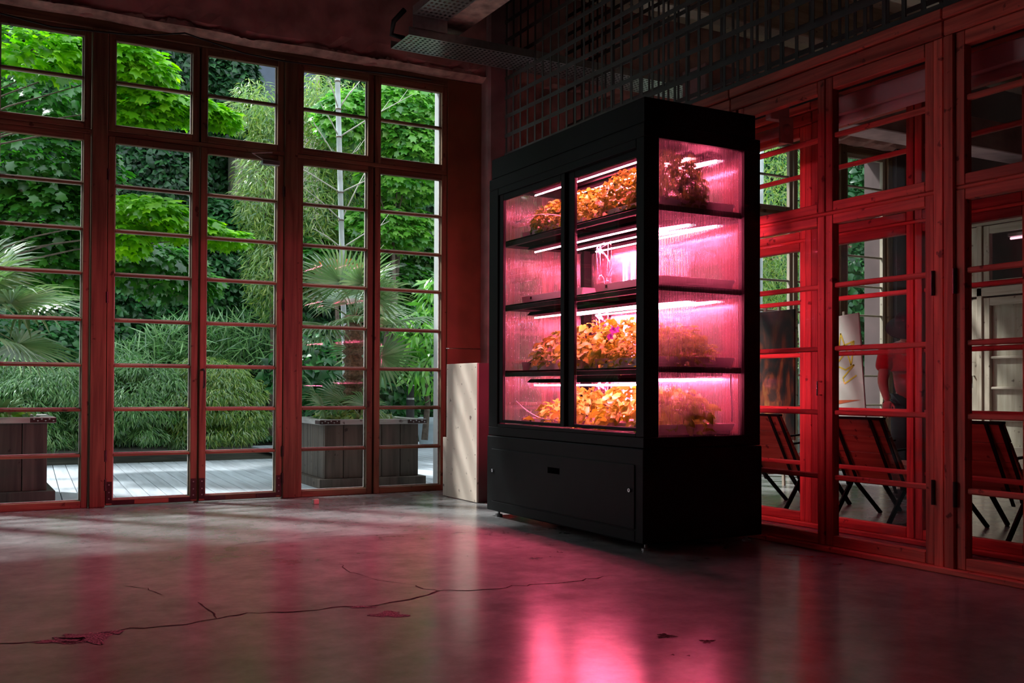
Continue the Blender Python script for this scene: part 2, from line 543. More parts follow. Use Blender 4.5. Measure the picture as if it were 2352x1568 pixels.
def bx(name, x0, x1, y0, y1, z0, z1, mat, parent=None, c=0.004):
    """one box part; alike boxes share their mesh"""
    sx, sy, sz = round(x1 - x0, 4), round(y1 - y0, 4), round(z1 - z0, 4)
    key = (sx, sy, sz, mat, c)
    if key not in _cache:
        _cache[key] = MB().box(-sx / 2, sx / 2, -sy / 2, sy / 2, -sz / 2, sz / 2, c).mesh(name)
        _cache[key].materials.append(MAT[mat])
    return link(name, _cache[key], None, parent, ((x0 + x1) / 2, (y0 + y1) / 2, (z0 + z1) / 2))


def struct(o, label=None):
    o['kind'] = 'structure'
    if label:
        o['label'] = label
    return o


def np_mesh(name, V, faces_flat, nper, mat):
    """V (n,3), faces_flat index array with nper corners per face"""
    me = bpy.data.meshes.new(name)
    nf = len(faces_flat) // nper
    me.vertices.add(len(V))
    me.vertices.foreach_set('co', np.asarray(V, np.float32).ravel())
    me.loops.add(nf * nper)
    me.loops.foreach_set('vertex_index', np.asarray(faces_flat, np.int32))
    me.polygons.add(nf)
    me.polygons.foreach_set('loop_start', np.arange(0, nf * nper, nper, dtype=np.int32))
    me.polygons.foreach_set('use_smooth', [True] * nf)
    me.update(calc_edges=True)
    me.validate()
    me.materials.append(MAT[mat])
    return me


# leaf templates: lie in xy, tip along +y, unit length, triangles
def t_maple():
    pts = []
    for a, r in [(-150, .38), (-112, .66), (-85, .50), (-48, .88), (-24, .60), (0, 1.0), (24, .60), (48, .88), (85, .50), (112, .66), (150, .38)]:
        t = math.radians(a)
        pts.append((math.sin(t) * r * .62, math.cos(t) * r * .62 + .3, -0.10 * r * r))
    v = [(0, .25, 0.02), (0, 0.05, 0)] + pts
    f = []
    n = len(pts)
    for i in range(n - 1):
        f += [0, 2 + i, 3 + i]
    f += [0, 2 + n - 1, 1, 0, 1, 2]
    return np.array(v), f


def t_heart():
    v = [(0, 0, 0), (.34, -.06, -.03), (.44, .28, -.05), (.22, .62, -.04), (0, 1, -.1), (-.22, .62, -.04), (-.44, .28, -.05), (-.34, -.06, -.03), (0, .35, .05)]
    f = []
    for i in range(8):
        f += [8, i, (i + 1) % 8]
    return np.array(v), f


def t_blade(w=.1, droop=.25):
    v = [(0, 0, 0), (w / 2, .35, -.02), (-w / 2, .35, -.02), (w * .38, .7, -droop * .45), (-w * .38, .7, -droop * .45), (0, 1, -droop)]
    return np.array(v), [0, 1, 2, 2, 1, 3, 2, 3, 4, 4, 3, 5]


def t_oval(w=.62, cup=.12):
    v, f = [], []
    rows = [(0, .12), (.25, .8), (.55, 1.0), (.82, .62), (1.0, .08)]
    for i, (y, k) in enumerate(rows):
        z = .10 * math.sin(y * 3.0) - .22 * y * y
        wob = .05 * (-1) ** i
        v += [(-w / 2 * k, y, z + cup * k + wob), (0, y, z), (w / 2 * k, y, z + cup * k - wob)]
    for i in range(len(rows) - 1):
        a = i * 3
        for b in (a, a + 1):
            f += [b, b + 1, b + 4, b, b + 4, b + 3]
    return np.array(v), f


T_MAPLE, T_HEART, T_BLADE, T_OVAL = t_maple(), t_heart(), t_blade(.12), t_oval()
T_LANCE = t_blade(.26, .3)
T_RUFF = t_oval(.85, .2)


def nrmz(a):
    return a / np.maximum(np.linalg.norm(a, axis=1, keepdims=True), 1e-9)


def leaves_mesh(name, tmpl, P, N, T, S, mat):
    tv, tf = tmpl
    N = nrmz(N)
    T = nrmz(T - N * (T * N).sum(1, keepdims=True))
    B = np.cross(T, N)
    V = (tv[None, :, 0, None] * B[:, None] + tv[None, :, 1, None] * T[:, None] + tv[None, :, 2, None] * N[:, None]) * S[:, None, None] + P[:, None]
    k = len(tv)
    Fi = (np.array(tf)[None, :] + (np.arange(len(P)) * k)[:, None]).ravel()
    return np_mesh(name, V.reshape(-1, 3), Fi, 3, mat)


def foliage(name, tmpl, P, N, T, S, mat, parent, local=False):
    o = link(name, leaves_mesh(name, tmpl, P, N, T, S, mat), None, parent, local=local)
    o['kind'] = 'stuff'
    return o


def rand_dirs(n):
    return nrmz(RNG.normal(size=(n, 3)))


def blob(n, c, r, shell=0.45):
    """points in an ellipsoid, denser near its surface"""
    d = rand_dirs(n)
    k = (shell + (1 - shell) * RNG.random(n)) ** 0.6
    return np.array(c) + d * k[:, None] * np.array(r), d


# ================================================================== the setting
# floor, one slab under both rooms, with its cracks and scars as low pieces
fl = MB().box(-6.2, 11.4, -4.2, 8.66, -0.12, 0.0).build('floor', 'floor')
struct(fl, 'worn polished grey concrete floor with cracks and scars')


def crack(points, w, name='crack', mat='crack'):
    P = [pix(x, y, 2, 0.0) for x, y in points]
    # subdivide with jitter
    Q = []
    for a, b in zip(P[:-1], P[1:]):
        n = max(2, int(np.linalg.norm(b - a) / 0.045))
        for i in range(n):
            Q.append(a + (b - a) * i / n + np.array([RNG.normal() * .006, RNG.normal() * .012, 0]))
    Q.append(P[-1])
    m = MB()
    vs, fs = [], []
    for i, q in enumerate(Q):
        d = Q[min(i + 1, len(Q) - 1)] - Q[max(i - 1, 0)]
        d = d / (np.linalg.norm(d) + 1e-9)
        s = np.array([-d[1], d[0], 0])
        ww = w * (0.4 + 1.2 * RNG.random()) * (0.35 if i in (0, len(Q) - 1) else 1)
        vs += [q + s * ww / 2 + [0, 0, .0012], q - s * ww / 2 + [0, 0, .0012]]
    for i in range(len(Q) - 1):
        fs.append((2 * i, 2 * i + 1, 2 * i + 3, 2 * i + 2))
    m.add(vs, fs).build(name, mat, fl)


crack([(0, 1480), (140, 1467), (300, 1443), (430, 1432), (500, 1420), (570, 1408), (700, 1403), (790, 1393), (860, 1392), (920, 1380), (980, 1366), (1010, 1357), (1100, 1356), (1180, 1346), (1300, 1338), (1400, 1322)], .012)
crack([(500, 1420), (480, 1400), (455, 1383)], .007)
crack([(1010, 1357), (975, 1352), (955, 1344)], .008)
crack([(955, 1344), (900, 1337), (850, 1328), (800, 1310), (780, 1295)], .005)
crack([(370, 1367), (335, 1352), (280, 1345)], .005)
crack([(520, 1253), (640, 1240), (760, 1232), (900, 1228), (1100, 1222)], .006)


def scar(cx, cy, rx, ry, mat='scar', n=48):
    vs = [pix(cx, cy, 2, 0) + [0, 0, .0016]]
    for i in range(n):
        a = 2 * math.pi * i / n
        k = 0.62 + .3 * RNG.random() + .22 * math.sin(3 * a + cx) + .12 * math.sin(7 * a)
        vs.append(pix(cx + rx * k * math.cos(a), cy + ry * k * math.sin(a), 2, 0) + [0, 0, .0016])
    MB().add(vs, [(0, 1 + i, 1 + (i + 1) % n) for i in range(n)]).build('floor_scar', mat, fl)


scar(205, 1464, 66, 15)
scar(160, 1470, 40, 9)
scar(262, 1452, 30, 5)
scar(120, 1474, 60, 4)
scar(892, 1411, 48, 9)
scar(830, 1394, 36, 3)
scar(1528, 1461, 26, 6, 'crack')
scar(1624, 1473, 22, 5, 'crack')
scar(1545, 1504, 6, 2, 'crack')
scar(1582, 1506, 5, 2, 'crack')

YW = 8.60          # inner face of the garden window wall
XP1, XP2 = 4.52, 5.20  # the two glazed partitions

# plaster lintel above the garden windows with a ragged, rounded lower edge
lint = MB()
nx = 170
xs = np.linspace(-6.2, 11.4, nx)
prof = [(9.0, 3.87), (8.62, 3.865), (8.55, 3.875), (8.505, 3.91), (8.49, 3.965), (8.485, 4.05), (8.485, 5.0), (9.0, 5.0)]
vs, fs = [], []
for i, x in enumerate(xs):
    j = 0.007 * math.sin(x * 2.1) + .004 * math.sin(x * 7.3 + 1)
    for k, (y, z) in enumerate(prof):
        e = (RNG.normal() * .007) if 1 <= k <= 5 else 0
        vs.append((x, y + (e if k < 5 else e * .3), z + (j + e if k < 5 else 0)))
k = len(prof)
for i in range(nx - 1):
    for j in range(k - 1):
        fs.append((i * k + j, (i + 1) * k + j, (i + 1) * k + j + 1, i * k + j + 1))
wall = lint.add(vs, fs).build('wall_back', 'plaster')
struct(wall, 'red-brown plaster wall above the garden windows')
# paler flaked lower edge, a skin just proud of the lintel
vs, fs = [], []
xs2 = np.linspace(-2.2, 4.45, 260)
for x in xs2:
    j = 0.007 * math.sin(x * 2.1) + .004 * math.sin(x * 7.3 + 1)
    top = 3.905 + .014 * math.sin(x * 5.1) + .012 * math.sin(x * 17) + .035 * RNG.random() * (0.4 + .6 * math.sin(x * 1.3) ** 2)
    for y, z in [(8.60, 3.858), (8.545, 3.866), (8.496, 3.888), (8.480, min(top, 3.90)), (8.484, top)]:
        vs.append((x, y - .004, z + j))
for i in range(len(xs2) - 1):
    for j in range(4):
        a = i * 5 + j
        fs.append((a, a + 5, a + 6, a + 1))
MB().add(vs, fs).build('flaked_edge', 'plaster2', wall)
bx('wall_block', -6.2, -2.17, 8.5, 9.0, 0, 3.9, 'plaster', wall, 0)
bx('wall_block', 4.72, 6.12, 8.5, 9.0, 2.955, 3.9, 'plaster', wall, 0)
bx('wall_block', 10.06, 11.4, 8.5, 9.0, 0, 3.9, 'darkwall', wall, 0)
bx('corner_pillar', 4.40, 4.72, 8.42, 9.0, 0, 4.9, 'pinkplaster', wall, .02)
bx('pillar_strip', 4.585, 4.66, 8.36, 8.43, 2.0, 4.9, 'pinkplaster', wall, .01)
bx('upper_board', 4.046, 4.40, 8.575, 8.62, 1.33, 3.86, 'redpanel', wall, .004)
bx('lower_board', 4.046, 4.40, 8.57, 8.62, 0.0, 1.325, 'redpanel', wall, .004)
bx('outer_reveal', 4.11, 4.42, 8.66, 9.02, 0, 3.86, 'extwall', wall, .004)

struct(bx('wall_left', -6.3, -6.2, -4.3, 9.0, 0, 4.9, 'darkwall', None, 0), 'dark plain wall beyond the left of the room')
struct(bx('wall_front', -6.3, 11.4, -4.3, -4.2, 0, 4.9, 'darkwall', None, 0), 'dark plain wall behind the viewer')
wr = struct(bx('wall_right', 11.0, 11.1, -4.2, 8.5, 0, 4.9, 'darkwall', None, 0), 'dark far wall of the room beyond the partitions')
cl = struct(bx('ceiling', -6.3, 11.4, -4.3, 9.0, 4.9, 5.05, 'ceil', None, 0), 'dark ceiling in deep shadow')
bx('ceiling_beam', 3.72, 3.98, -4.2, 8.485, 4.14, 4.9, 'plaster2', cl, .01)
for yb in (6.4, 4.6, 2.8, 1.0):
    bx('ceiling_joist', -6.2, 3.72, yb, yb + .14, 4.62, 4.9, 'ceil', cl, .01)
for yb in (2.3, 3.5, 4.7, 5.9, 7.1):
    bx('ceiling_joist', 5.3, 11.0, yb, yb + .2, 4.35, 4.9, 'pale_h', cl, .01)
bx('ceiling_boarding', 5.3, 11.0, 1.0, 8.4, 4.80, 4.9, 'pale_h', cl, 0)
bx('concrete_beam', 6.0, 11.0, 7.2, 7.55, 3.62, 3.95, 'pinkplaster', cl, .01)

WN = [0]


def sash(root_name, axis, w, u0, u1, z0, z1, munt, mats, label, st=.054, rb=.055, rtp=.055, dep=.05, mh=.024, md=.034, glass='glass', pane_off=.006, bead=None):
    """one glazed leaf: axis 0 = runs along X at Y=w, axis 1 = runs along Y at X=w"""
    mv, mh_ = mats

    def B(name, a0, a1, d0, d1, b0, b1, mat, par, c=.004):
        if axis == 0:
            return bx(name, a0, a1, w + d0, w + d1, b0, b1, mat, par, c)
        return bx(name, w + d0, w + d1, a0, a1, b0, b1, mat, par, c)
    base = ((u0 + u1) / 2, w, z0) if axis == 0 else (w, (u0 + u1) / 2, z0)
    r = empty(root_name, base)
    struct(r, label)
    B('stile', u0, u0 + st, -dep / 2, dep / 2, z0, z1, mv, r)
    B('stile', u1 - st, u1, -dep / 2, dep / 2, z0, z1, mv, r)
    B('rail', u0 + st, u1 - st, -dep / 2, dep / 2, z0, z0 + rb, mh_, r)
    B('rail', u0 + st, u1 - st, -dep / 2, dep / 2, z1 - rtp, z1, mh_, r)
    zs = [z0 + rb] + sorted(munt) + [z1 - rtp]
    for z in sorted(munt):
        B('muntin', u0 + st, u1 - st, -md / 2, md / 2, z - mh / 2, z + mh / 2, mh_, r, .006)
    if bead:
        d0, d1 = .012, dep / 2 + .006
        B('glazing_bead', u0 + st - .004, u0 + st + .010, d0, d1, z0 + rb, z1 - rtp, bead, r, .001)
        B('glazing_bead', u1 - st - .012, u1 - st + .004, d0, d1, z0 + rb, z1 - rtp, bead, r, .001)
        for z in [z0 + rb] + sorted(munt):
            B('glazing_bead', u0 + st + .010, u1 - st - .012, d0, d1, z - (mh / 2 if z > z0 + rb else .004), z + (mh / 2 if z > z0 + rb else 0) + .009, bead, r, .001)
    for i in range(len(zs) - 1):
        a = zs[i] + (mh / 2 if i else 0)
        b = zs[i + 1] - (mh / 2 if i < len(zs) - 2 else 0)
        B('pane', u0 + st, u1 - st, pane_off, pane_off + .004, a, b, glass, r, 0)
    return r


ROWS_LOW = [2.56, 2.20, 1.85, 1.483, 1.122, .77, .41]
WOOD = ('wood_v', 'wood_h')
wcount, dcount, tcount = 0, 0, 0


def garden_bay(px0, cols, labels, doors=False):
    """px0 = left edge of the bay's post; cols = pane edges"""
    global wcount, dcount
    for i, (a, b) in enumerate(cols):
        e0, e1 = a - .056, b + .056
        wcount += 1
        sash('window_%d' % wcount, 0, 8.615, e0, e1, 2.995, 3.79, [3.395], WOOD, 'upper ' + labels[i], rb=.055, rtp=.065, bead='bead')
        if doors:
            dcount += 1
            d = sash('door_%d' % dcount, 0, 8.61, e0, e1, .012, 2.955, ROWS_LOW, WOOD, 'glazed wooden garden door, ' + labels[i], rb=.045, rtp=.055, bead='bead')
            for sx, x in ((1, e0), (-1, e1)):
                xa, xb = (x + .004, x + .05) if sx > 0 else (x - .05, x - .004)
                p = bx('corner_bracket', xa, xb, 8.580, 8.585, .03, .20, 'bracket', d, .001)
                q = (x + .05, x + .22) if sx > 0 else (x - .22, x - .05)
                bx('corner_bracket', q[0], q[1], 8.580, 8.585, .016, .05, 'bracket', d, .001)
                for zz in (.06, .11, .17):
                    bx('screw', (xa + xb) / 2 - .005, (xa + xb) / 2 + .005, 8.577, 8.581, zz, zz + .01, 'steel', d, .001)
            xh = e0 + .004 if i == 0 else e1 - .03
            for zh in (.13, .36, 1.62, 2.6):
                MB().tube([(xh - .006 if i == 0 else e1 + .004, 8.578, zh), (xh - .006 if i == 0 else e1 + .004, 8.578, zh + .09)], .012, 8).build('hinge', 'bracket', d)
            if i == 1:
                h = MB().tube([(e0 + .028, 8.585, 1.10), (e0 + .028, 8.545, 1.10), (e0 + .03, 8.53, 1.08), (e0 + .03, 8.53, .97), (e0 + .028, 8.545, .95)], .009, 8)
                h.build('door_handle', 'bracket', d, True)
                bx('door_closer', e1 - .20, e1 - .05, 8.525, 8.585, 2.855, 2.895, 'steel', d, .004)
                MB().tube([(e1 - .19, 8.55, 2.90), (e1 - .30, 8.50, 2.93), (e1 - .12, 8.52, 2.96)], .006, 6).build('closer_arm', 'steel', d)
        else:
            wcount += 1
            sash('window_%d' % wcount, 0, 8.615, e0, e1, 0.0, 2.955, ROWS_LOW, WOOD, 'tall ' + labels[i], rb=.055, rtp=.055, bead='bead')


def trim(x0, x1, y0, y1, z0, z1, mat, label, c=.006):
    global tcount
    tcount += 1
    return struct(bx('trim_%d' % tcount, x0, x1, y0, y1, z0, z1, mat, None, c), label)


C = [(.29, .881), (1.12, 1.715), (1.842, 2.429), (2.664, 3.256), (3.385, 3.99)]
garden_bay(-.6, [(-.44, .155), C[0]], ['window left of the picture edge', 'window at the far left beside the palm'])
garden_bay(-2.1, [(-1.99, -1.39), (-1.27, -.67)], ['window two bays left of the doors', 'window one bay left of the doors'])
garden_bay(.945, C[1:3], ['left leaf of the pair', 'right leaf of the pair with closer arm'], True)
garden_bay(2.497, C[3:5], ['window in front of the large planter palm', 'window next to the dark red board'])
for i, (a, b) in enumerate([(-.612, -.492), (.942, 1.06), (2.49, 2.606), (-2.165, -2.05)]):
    trim(a, b, 8.57, 8.67, 0, 3.80, 'wood_v', ['upright post left of the picture', 'thick wooden post left of the glazed doors', 'thick wooden post right of the glazed doors', 'upright post at the plaster wall'][i])
for i, (x, l) in enumerate([(-1.33, 'second bay left of the doors'), (.222, 'bay left of the doors'), (1.7785, 'pair of glazed doors'), (3.3205, 'bay right of the doors')]):
    trim(x - .022, x + .022, 8.641, 8.66, 0.0, 3.79, 'wood_v', 'slim cover strip where two leaves meet, ' + l)
trim(-2.17, 4.062, 8.58, 8.66, 3.79, 3.875, 'wood_h', 'long wooden head beam above the garden windows')
trim(-2.17, 4.046, 8.590, 8.645, 2.955, 2.995, 'wood_h', 'long wooden transom bar across the garden windows')
# frames of the neighbouring room's garden windows; first two unseen, added for daylight
for (a, b, l) in [(4.84, 5.40, 'pale unseen window added for daylight behind the corner pillar'), (5.53, 6.06, 'pale unseen window added for daylight behind the cabinet back'), (6.24, 6.83, 'pale window behind the cabinet'), (6.96, 7.56, 'pale window next behind the cabinet'), (7.79, 8.386, 'pale garden window seen beside the cabinet'), (8.52, 9.11, 'pale garden window seen over the orange painting'), (9.33, 9.92, 'pale garden window at the far corner')]:
    e0, e1 = a - .056, b + .056
    wcount += 2
    if a > 6.1:
        sash('window_%d' % (wcount - 1), 0, 8.615, e0, e1, 2.995, 3.79, [3.395], ('pale_v', 'pale_h'), 'upper ' + l)
    sash('window_%d' % wcount, 0, 8.615, e0, e1, 0.0, 2.955, ROWS_LOW, ('pale_v', 'pale_h'), 'tall ' + l)
for (a, b) in [(6.12, 6.184), (7.616, 7.734), (9.166, 9.274), (9.976, 10.06)]:
    trim(a, b, 8.55, 8.67, 0, 3.87, 'wood_v', {6.12: 'dark upright post behind the cabinet between pale windows', 7.616: 'dark upright post left of the pale window beside the cabinet', 9.166: 'dark upright post between the pale windows over the white canvas', 9.976: 'dark upright post at the far corner of the pale windows'}[a])
trim(6.12, 10.06, 8.585, 8.66, 3.79, 3.87, 'wood_h', 'head beam above the neighbouring room windows')
trim(6.12, 10.06, 8.59, 8.645, 2.955, 2.995, 'wood_h', 'transom bar across the neighbouring room windows')

# ------------------------------------------------------------------ the two glazed partitions
PR_LOW = [1.567, 1.195, .818, .437]
PART = ('part_v', 'part_h')
ORD = ['first', 'second', 'third', 'fourth', 'fifth', 'sixth', 'seventh', 'eighth', 'ninth', 'tenth', 'eleventh', 'twelfth', 'thirteenth', 'fourteenth']


def partition(xp, posts, who, rear):
    global wcount, dcount
    n = 0
    for k in range(len(posts) - 1):
        ya, yb = posts[k] + .066, posts[k + 1] - .066      # clear bay between posts
        mid = (ya + yb) / 2
        for (a, b) in ((ya, mid - .004), (mid + .004, yb)):
            lab = '%s from the camera side in the %s red wooden partition' % (ORD[n], who)
            n += 1
            dcount += 1
            d = sash('door_%d' % dcount, 1, xp + .03, a, b, .034, 1.985, PR_LOW, PART, 'glazed door leaf, ' + lab, st=.056, rb=.062, rtp=.055, dep=.055, mh=.030, md=.034, glass='partglass')
            wcount += 1
            sash('window_%d' % wcount, 1, xp + .03, a, b, 2.008, 2.80, [2.455], PART, 'upper sash, ' + lab, st=.056, rb=.055, rtp=.075, dep=.055, mh=.030, md=.034, glass='partglass')
            if not rear:
                for zh in (.35, 1.45):
                    yy = a if a == ya else b
                    MB().tube([(xp - .006, yy, zh), (xp - .006, yy, zh + .13)], .011, 8).build('hinge', 'bracket', d)
                if b == yb:
                    MB().tube([(xp, a + .02, 1.0), (xp - .035, a + .02, 1.0), (xp - .035, a + .02, .92), (xp, a + .02, .92)], .006, 8).build('door_handle', 'chrome', d, True)
    for i, y in enumerate(posts):
        # each post is two boards with a joint between
        trim(xp - .012, xp + .075, y - .066, y - .003, 0, 2.80, 'part_v', 'near half of the %s post in the %s red partition' % (ORD[i], who))
        trim(xp - .004, xp + .075, y + .003, y + .066, 0, 2.80, 'part_v', 'far half of the %s post in the %s red partition' % (ORD[i], who))
    trim(xp - .03, xp + .09, posts[0] - .066, posts[-1] + .066, 0, .033, 'part_h', 'low wooden sill of the %s red partition' % who)
    trim(xp + .005, xp + .06, posts[0], posts[-1], 1.986, 2.007, 'part_h', 'transom strip of the %s red partition' % who)
    for k in range(len(posts) - 1):
        trim(xp - .008, xp + .085, posts[k] + .002, posts[k + 1] - .002, 2.803, 2.885, 'part_h', 'lower head beam, %s bay of the %s red partition' % (ORD[k], who))
        trim(xp - .02, xp + .095, posts[k] + .002, posts[k + 1] - .002, 2.89, 2.95, 'part_h', 'upper head beam, %s bay of the %s red partition' % (ORD[k], who))


POSTS1 = [-1.45, .205, 1.86, 3.515, 5.17, 6.825, 8.345]
partition(XP1, POSTS1, 'front', False)
POSTS2 = [1.765, 3.42, 5.11, 6.76, 8.41]
partition(XP2, POSTS2, 'rear', True)


# ------------------------------------------------------------------ steel lattice above the partitions
def lattice(xp, y0, y1, z0, z1, label):
    r = empty('lattice_screen', (xp, (y0 + y1) / 2, z0))
    tag(r, label, 'lattice')
    y = y1
    while y > y0:
        bx('upright_bar', xp + .006, xp + .010, y - .013, y + .013, z0, z1, 'lattice', r, 0)
        y -= .134
    z = z0 + .02
    while z < z1:
        bx('cross_bar', xp, xp + .005, y0, y1 + .02, z - .018, z + .018, 'lattice', r, 0)
        z += .18
    return r


lattice(XP1 + .02, -1.0, 8.35, 2.955, 4.88, 'dark steel lattice screen above the front red partition')
lattice(XP2 + .03, 2.0, 8.38, 2.955, 4.88, 'dark steel lattice screen above the rear red partition')


# ------------------------------------------------------------------ perforated cable trays
def slotted(name, x0, x1, y0, y1, z, nu, nv, along, parent, ratio=.45):
    """sheet at height z with nu x nv real slots"""
    us = np.linspace(x0, x1, nu * 2 + 2)
    vs_ = np.linspace(y0, y1, nv * 2 + 2)
    m = MB()
    for i in range(len(us) - 1):
        for j in range(len(vs_) - 1):
            if i % 2 and j % 2:
                continue
            m.add([(us[i], vs_[j], z), (us[i + 1], vs_[j], z), (us[i + 1], vs_[j + 1], z), (us[i], vs_[j + 1], z)], [(3, 2, 1, 0)])
    o = m.build(name, 'steel', parent)
    return o


t1 = empty('cable_tray', (5.4, 8.02, 3.93))
tag(t1, 'perforated steel cable tray running above the last garden windows and through the lattice', 'cable tray')
slotted('tray_bottom', 3.33, 8.2, 7.84, 8.24, 3.93, 110, 8, 0, t1)
bx('tray_side', 3.33, 8.2, 7.838, 7.841, 3.93, 4.0, 'steel', t1, 0)
bx('tray_side', 3.33, 8.2, 8.239, 8.242, 3.93, 4.0, 'steel', t1, 0)
bx('cable_bundle', 3.5, 8.2, 7.90, 8.18, 3.945, 3.99, 'rubber', t1, .02)
t2 = empty('cable_tray', (3.5, 5.0, 4.09))
tag(t2, 'perforated steel cable tray hanging under the ceiling beam toward the viewer', 'cable tray')
slotted('tray_bottom', 3.36, 3.68, -2.0, 7.82, 4.10, 7, 150, 1, t2)
bx('tray_side', 3.357, 3.36, -2.0, 7.82, 4.10, 4.17, 'steel', t2, 0)
bx('tray_side', 3.68, 3.683, -2.0, 7.82, 4.10, 4.17, 'steel', t2, 0)
bx('drop_plate', 3.36, 3.68, 7.822, 7.826, 3.995, 4.17, 'steel', t2, 0)
MB().tube([(3.36, 8.0, 4.2), (3.30, 8.1, 4.12), (3.30, 8.15, 4.02), (3.4, 8.1, 3.99)], .022, 8).build('drop_cable', 'rubber', t2, True)
bx('ceiling_hanger', 3.50, 3.53, 6.0, 6.03, 4.17, 4.9, 'steel', t2, 0)
bx('ceiling_hanger', 3.50, 3.53, 2.5, 2.53, 4.17, 4.9, 'steel', t2, 0)

cab = MB()
cpts = [(-40, 20), (120, 62), (300, 80), (362, 80), (425, 76), (470, 92), (560, 122), (650, 140), (780, 157), (900, 170), (990, 184)]
cab.tube([pix(x, y, 1, 8.47) for x, y in cpts], .007, 6)
tag(cab.build('electric_cable', 'rubber', None, True), 'thin black cable strung along the plaster above the windows', 'cable')

# roller blind inside the gap between the partitions
rb_ = empty('roller_blind', (4.85, 4.0, 2.60))
tag(rb_, 'pale rolled-up blind with box fixed above the red partition', 'blind')
bx('blind_box', 4.70, 4.80, 3.0, 4.42, 2.62, 2.74, 'blind', rb_, .01)
bx('end_bracket', 4.69, 4.81, 4.42, 4.43, 2.58, 2.76, 'blind', rb_, .002)
MB().tube([(4.75, 3.0, 2.60), (4.75, 4.5, 2.60)], .03, 12).build('roller', 'blind', rb_, True)
rb2 = empty('roller_blind', (4.72, 4.9, 2.60))
tag(rb2, 'pale blind bracket with roller end at the top beside the cabinet', 'blind')
bx('end_bracket', 4.66, 4.78, 4.86, 4.87, 2.55, 2.72, 'blind', rb2, .002)
MB().tube([(4.72, 4.85, 2.64), (4.72, 6.6, 2.64)], .035, 12).build('roller', 'blind', rb2, True)
bx('wall_fixing', 4.60, 4.76, 4.875, 4.93, 2.70, 2.80, 'blind', rb2, .004)

# ================================================================== the growing cabinet
CX0, CX1, CY0, CY1 = 3.53, 4.43, 4.79, 6.745
cb = empty('growing_cabinet', (3.98, 5.77, 0))
tag(cb, 'tall black plant growing cabinet with glowing pink shelves behind glass', 'cabinet')
bx('base', CX0 - .008, CX1 + .008, CY0 - .008, CY1 + .006, .045, .60, 'black', cb, .006)
bx('upper_plinth', CX0, CX1, CY0, CY1, .604, .668, 'black', cb, .004)
fp = bx('front_panel', CX0 - .016, CX0 - .006, 4.862, 6.668, .125, .505, 'black', cb, .003)
adopt(bx('handle_slot', CX0 - .0175, CX0 - .0155, 5.70, 5.85, .385, .425, 'void', None, 0), fp)  # flat plate; the slot's inner shade is put into its colour
bx('kick_panel', CX0 - .012, CX0 - .006, 4.862, 6.668, .052, .118, 'black', cb, .003)
for y, z in ((6.637, .345), (4.904, .353)):
    m = MB()
    for i in range(12):
        pass
    m.tube([(CX0 - .016, y, z), (CX0 - .026, y, z)], .012, 12)
    lk = m.build('lock', 'chrome', fp)
    bx('keyhole', CX0 - .0275, CX0 - .026, y - .002, y + .002, z - .006, z + .006, 'rubber', fp, 0)
for x in (CX0 + .06, CX1 - .06):
    for y in (CY0 + .06, CY1 - .06):
        MB().lathe([(.001, 0), (.028, 0), (.028, .012), (.01, .016), (.01, .05)], x, y, 14).build('foot', 'steel', cb)
# head
bx('head', CX0, CX1, CY0, CY1, 2.437, 2.52, 'black', cb, .004)
bx('cap', CX0 + .006, CX1 - .035, CY0 + .006, CY1 - .025, 2.522, 2.67, 'black', cb, .004)
# corner posts
for nm, x0, x1, y0, y1 in (('corner_post', CX0, 3.64, CY0, 4.872), ('corner_post', 4.30, CX1, CY0, 4.85), ('corner_post', CX0, 3.60, 6.605, CY1), ('corner_post', 4.33, CX1, 6.66, CY1)):
    bx(nm, x0, x1, y0, y1, .668, 2.437, 'black', cb, .004)
bx('front_sill', CX0, CX0 + .10, 4.872, 6.605, .668, .69, 'black', cb, .003)
bx('front_lintel', CX0, CX0 + .10, 4.872, 6.605, 2.385, 2.437, 'black', cb, .003)


def slide_door(x, y0, y1, name, st=.055):
    r = bx(name, x, x + .022, y0, y0 + .05, .70, 2.386, 'black', cb, .003)
    for (a, b, c, d, nm) in ((y1 - st, y1, .70, 2.386, 'door_stile'), (y0 + .05, y1 - st, .70, .722, 'door_rail'), (y0 + .05, y1 - st, 2.34, 2.386, 'door_rail')):
        bx(nm, x, x + .022, a, b, c, d, 'black', r, .003)
    bx('door_pane', x + .009, x + .014, y0 + .05, y1 - st, .722, 2.34, 'cabglass', r, 0)
    return r


slide_door(CX0 + .012, 5.69, 6.60, 'sliding_door')
slide_door(CX0 + .036, 4.80, 5.735, 'sliding_door', .13)


def fluted(name, axis, w, a0, a1, z0, z1, n, parent, amp=.0028, mat='flute'):
    us = np.linspace(a0, a1, n * 6 + 1)
    m = MB()
    vs = []
    for i, u in enumerate(us):
        o = amp * math.sin(i / 6 * 2 * math.pi)
        for z in (z0, z1):
            vs.append((u, w + o, z) if axis == 0 else (w + o, u, z))
    m.add(vs, [(2 * i, 2 * i + 2, 2 * i + 3, 2 * i + 1) for i in range(len(us) - 1)])
    o = m.build(name, mat, parent, True)
    uv = o.data.uv_layers.new(name='flutes')
    for lp in o.data.loops:
        v = o.data.vertices[lp.vertex_index].co
        uv.data[lp.index].uv = (((v.x if axis == 0 else v.y) - a0) / (a1 - a0) * n, v.z)
    return o


fluted('fluted_side_panel', 0, CY0 + .03, 3.64, 4.30, .668, 2.437, 56, cb)
fluted('fluted_side_panel', 0, CY1 - .03, 3.60, 4.33, .668, 2.437, 60, cb)
fluted('fluted_back_panel', 1, CX1 - .03, 4.85, 6.66, .668, 2.437, 120, cb, mat='fluteb')

SHELF = [2.028, 1.55, 1.062]      # undersides of the three upper shelves
led_me = {}


def led_tube(p, q, r, parent):
    return MB().tube([p, q], r, 10).build('led_tube', 'led', parent, True)


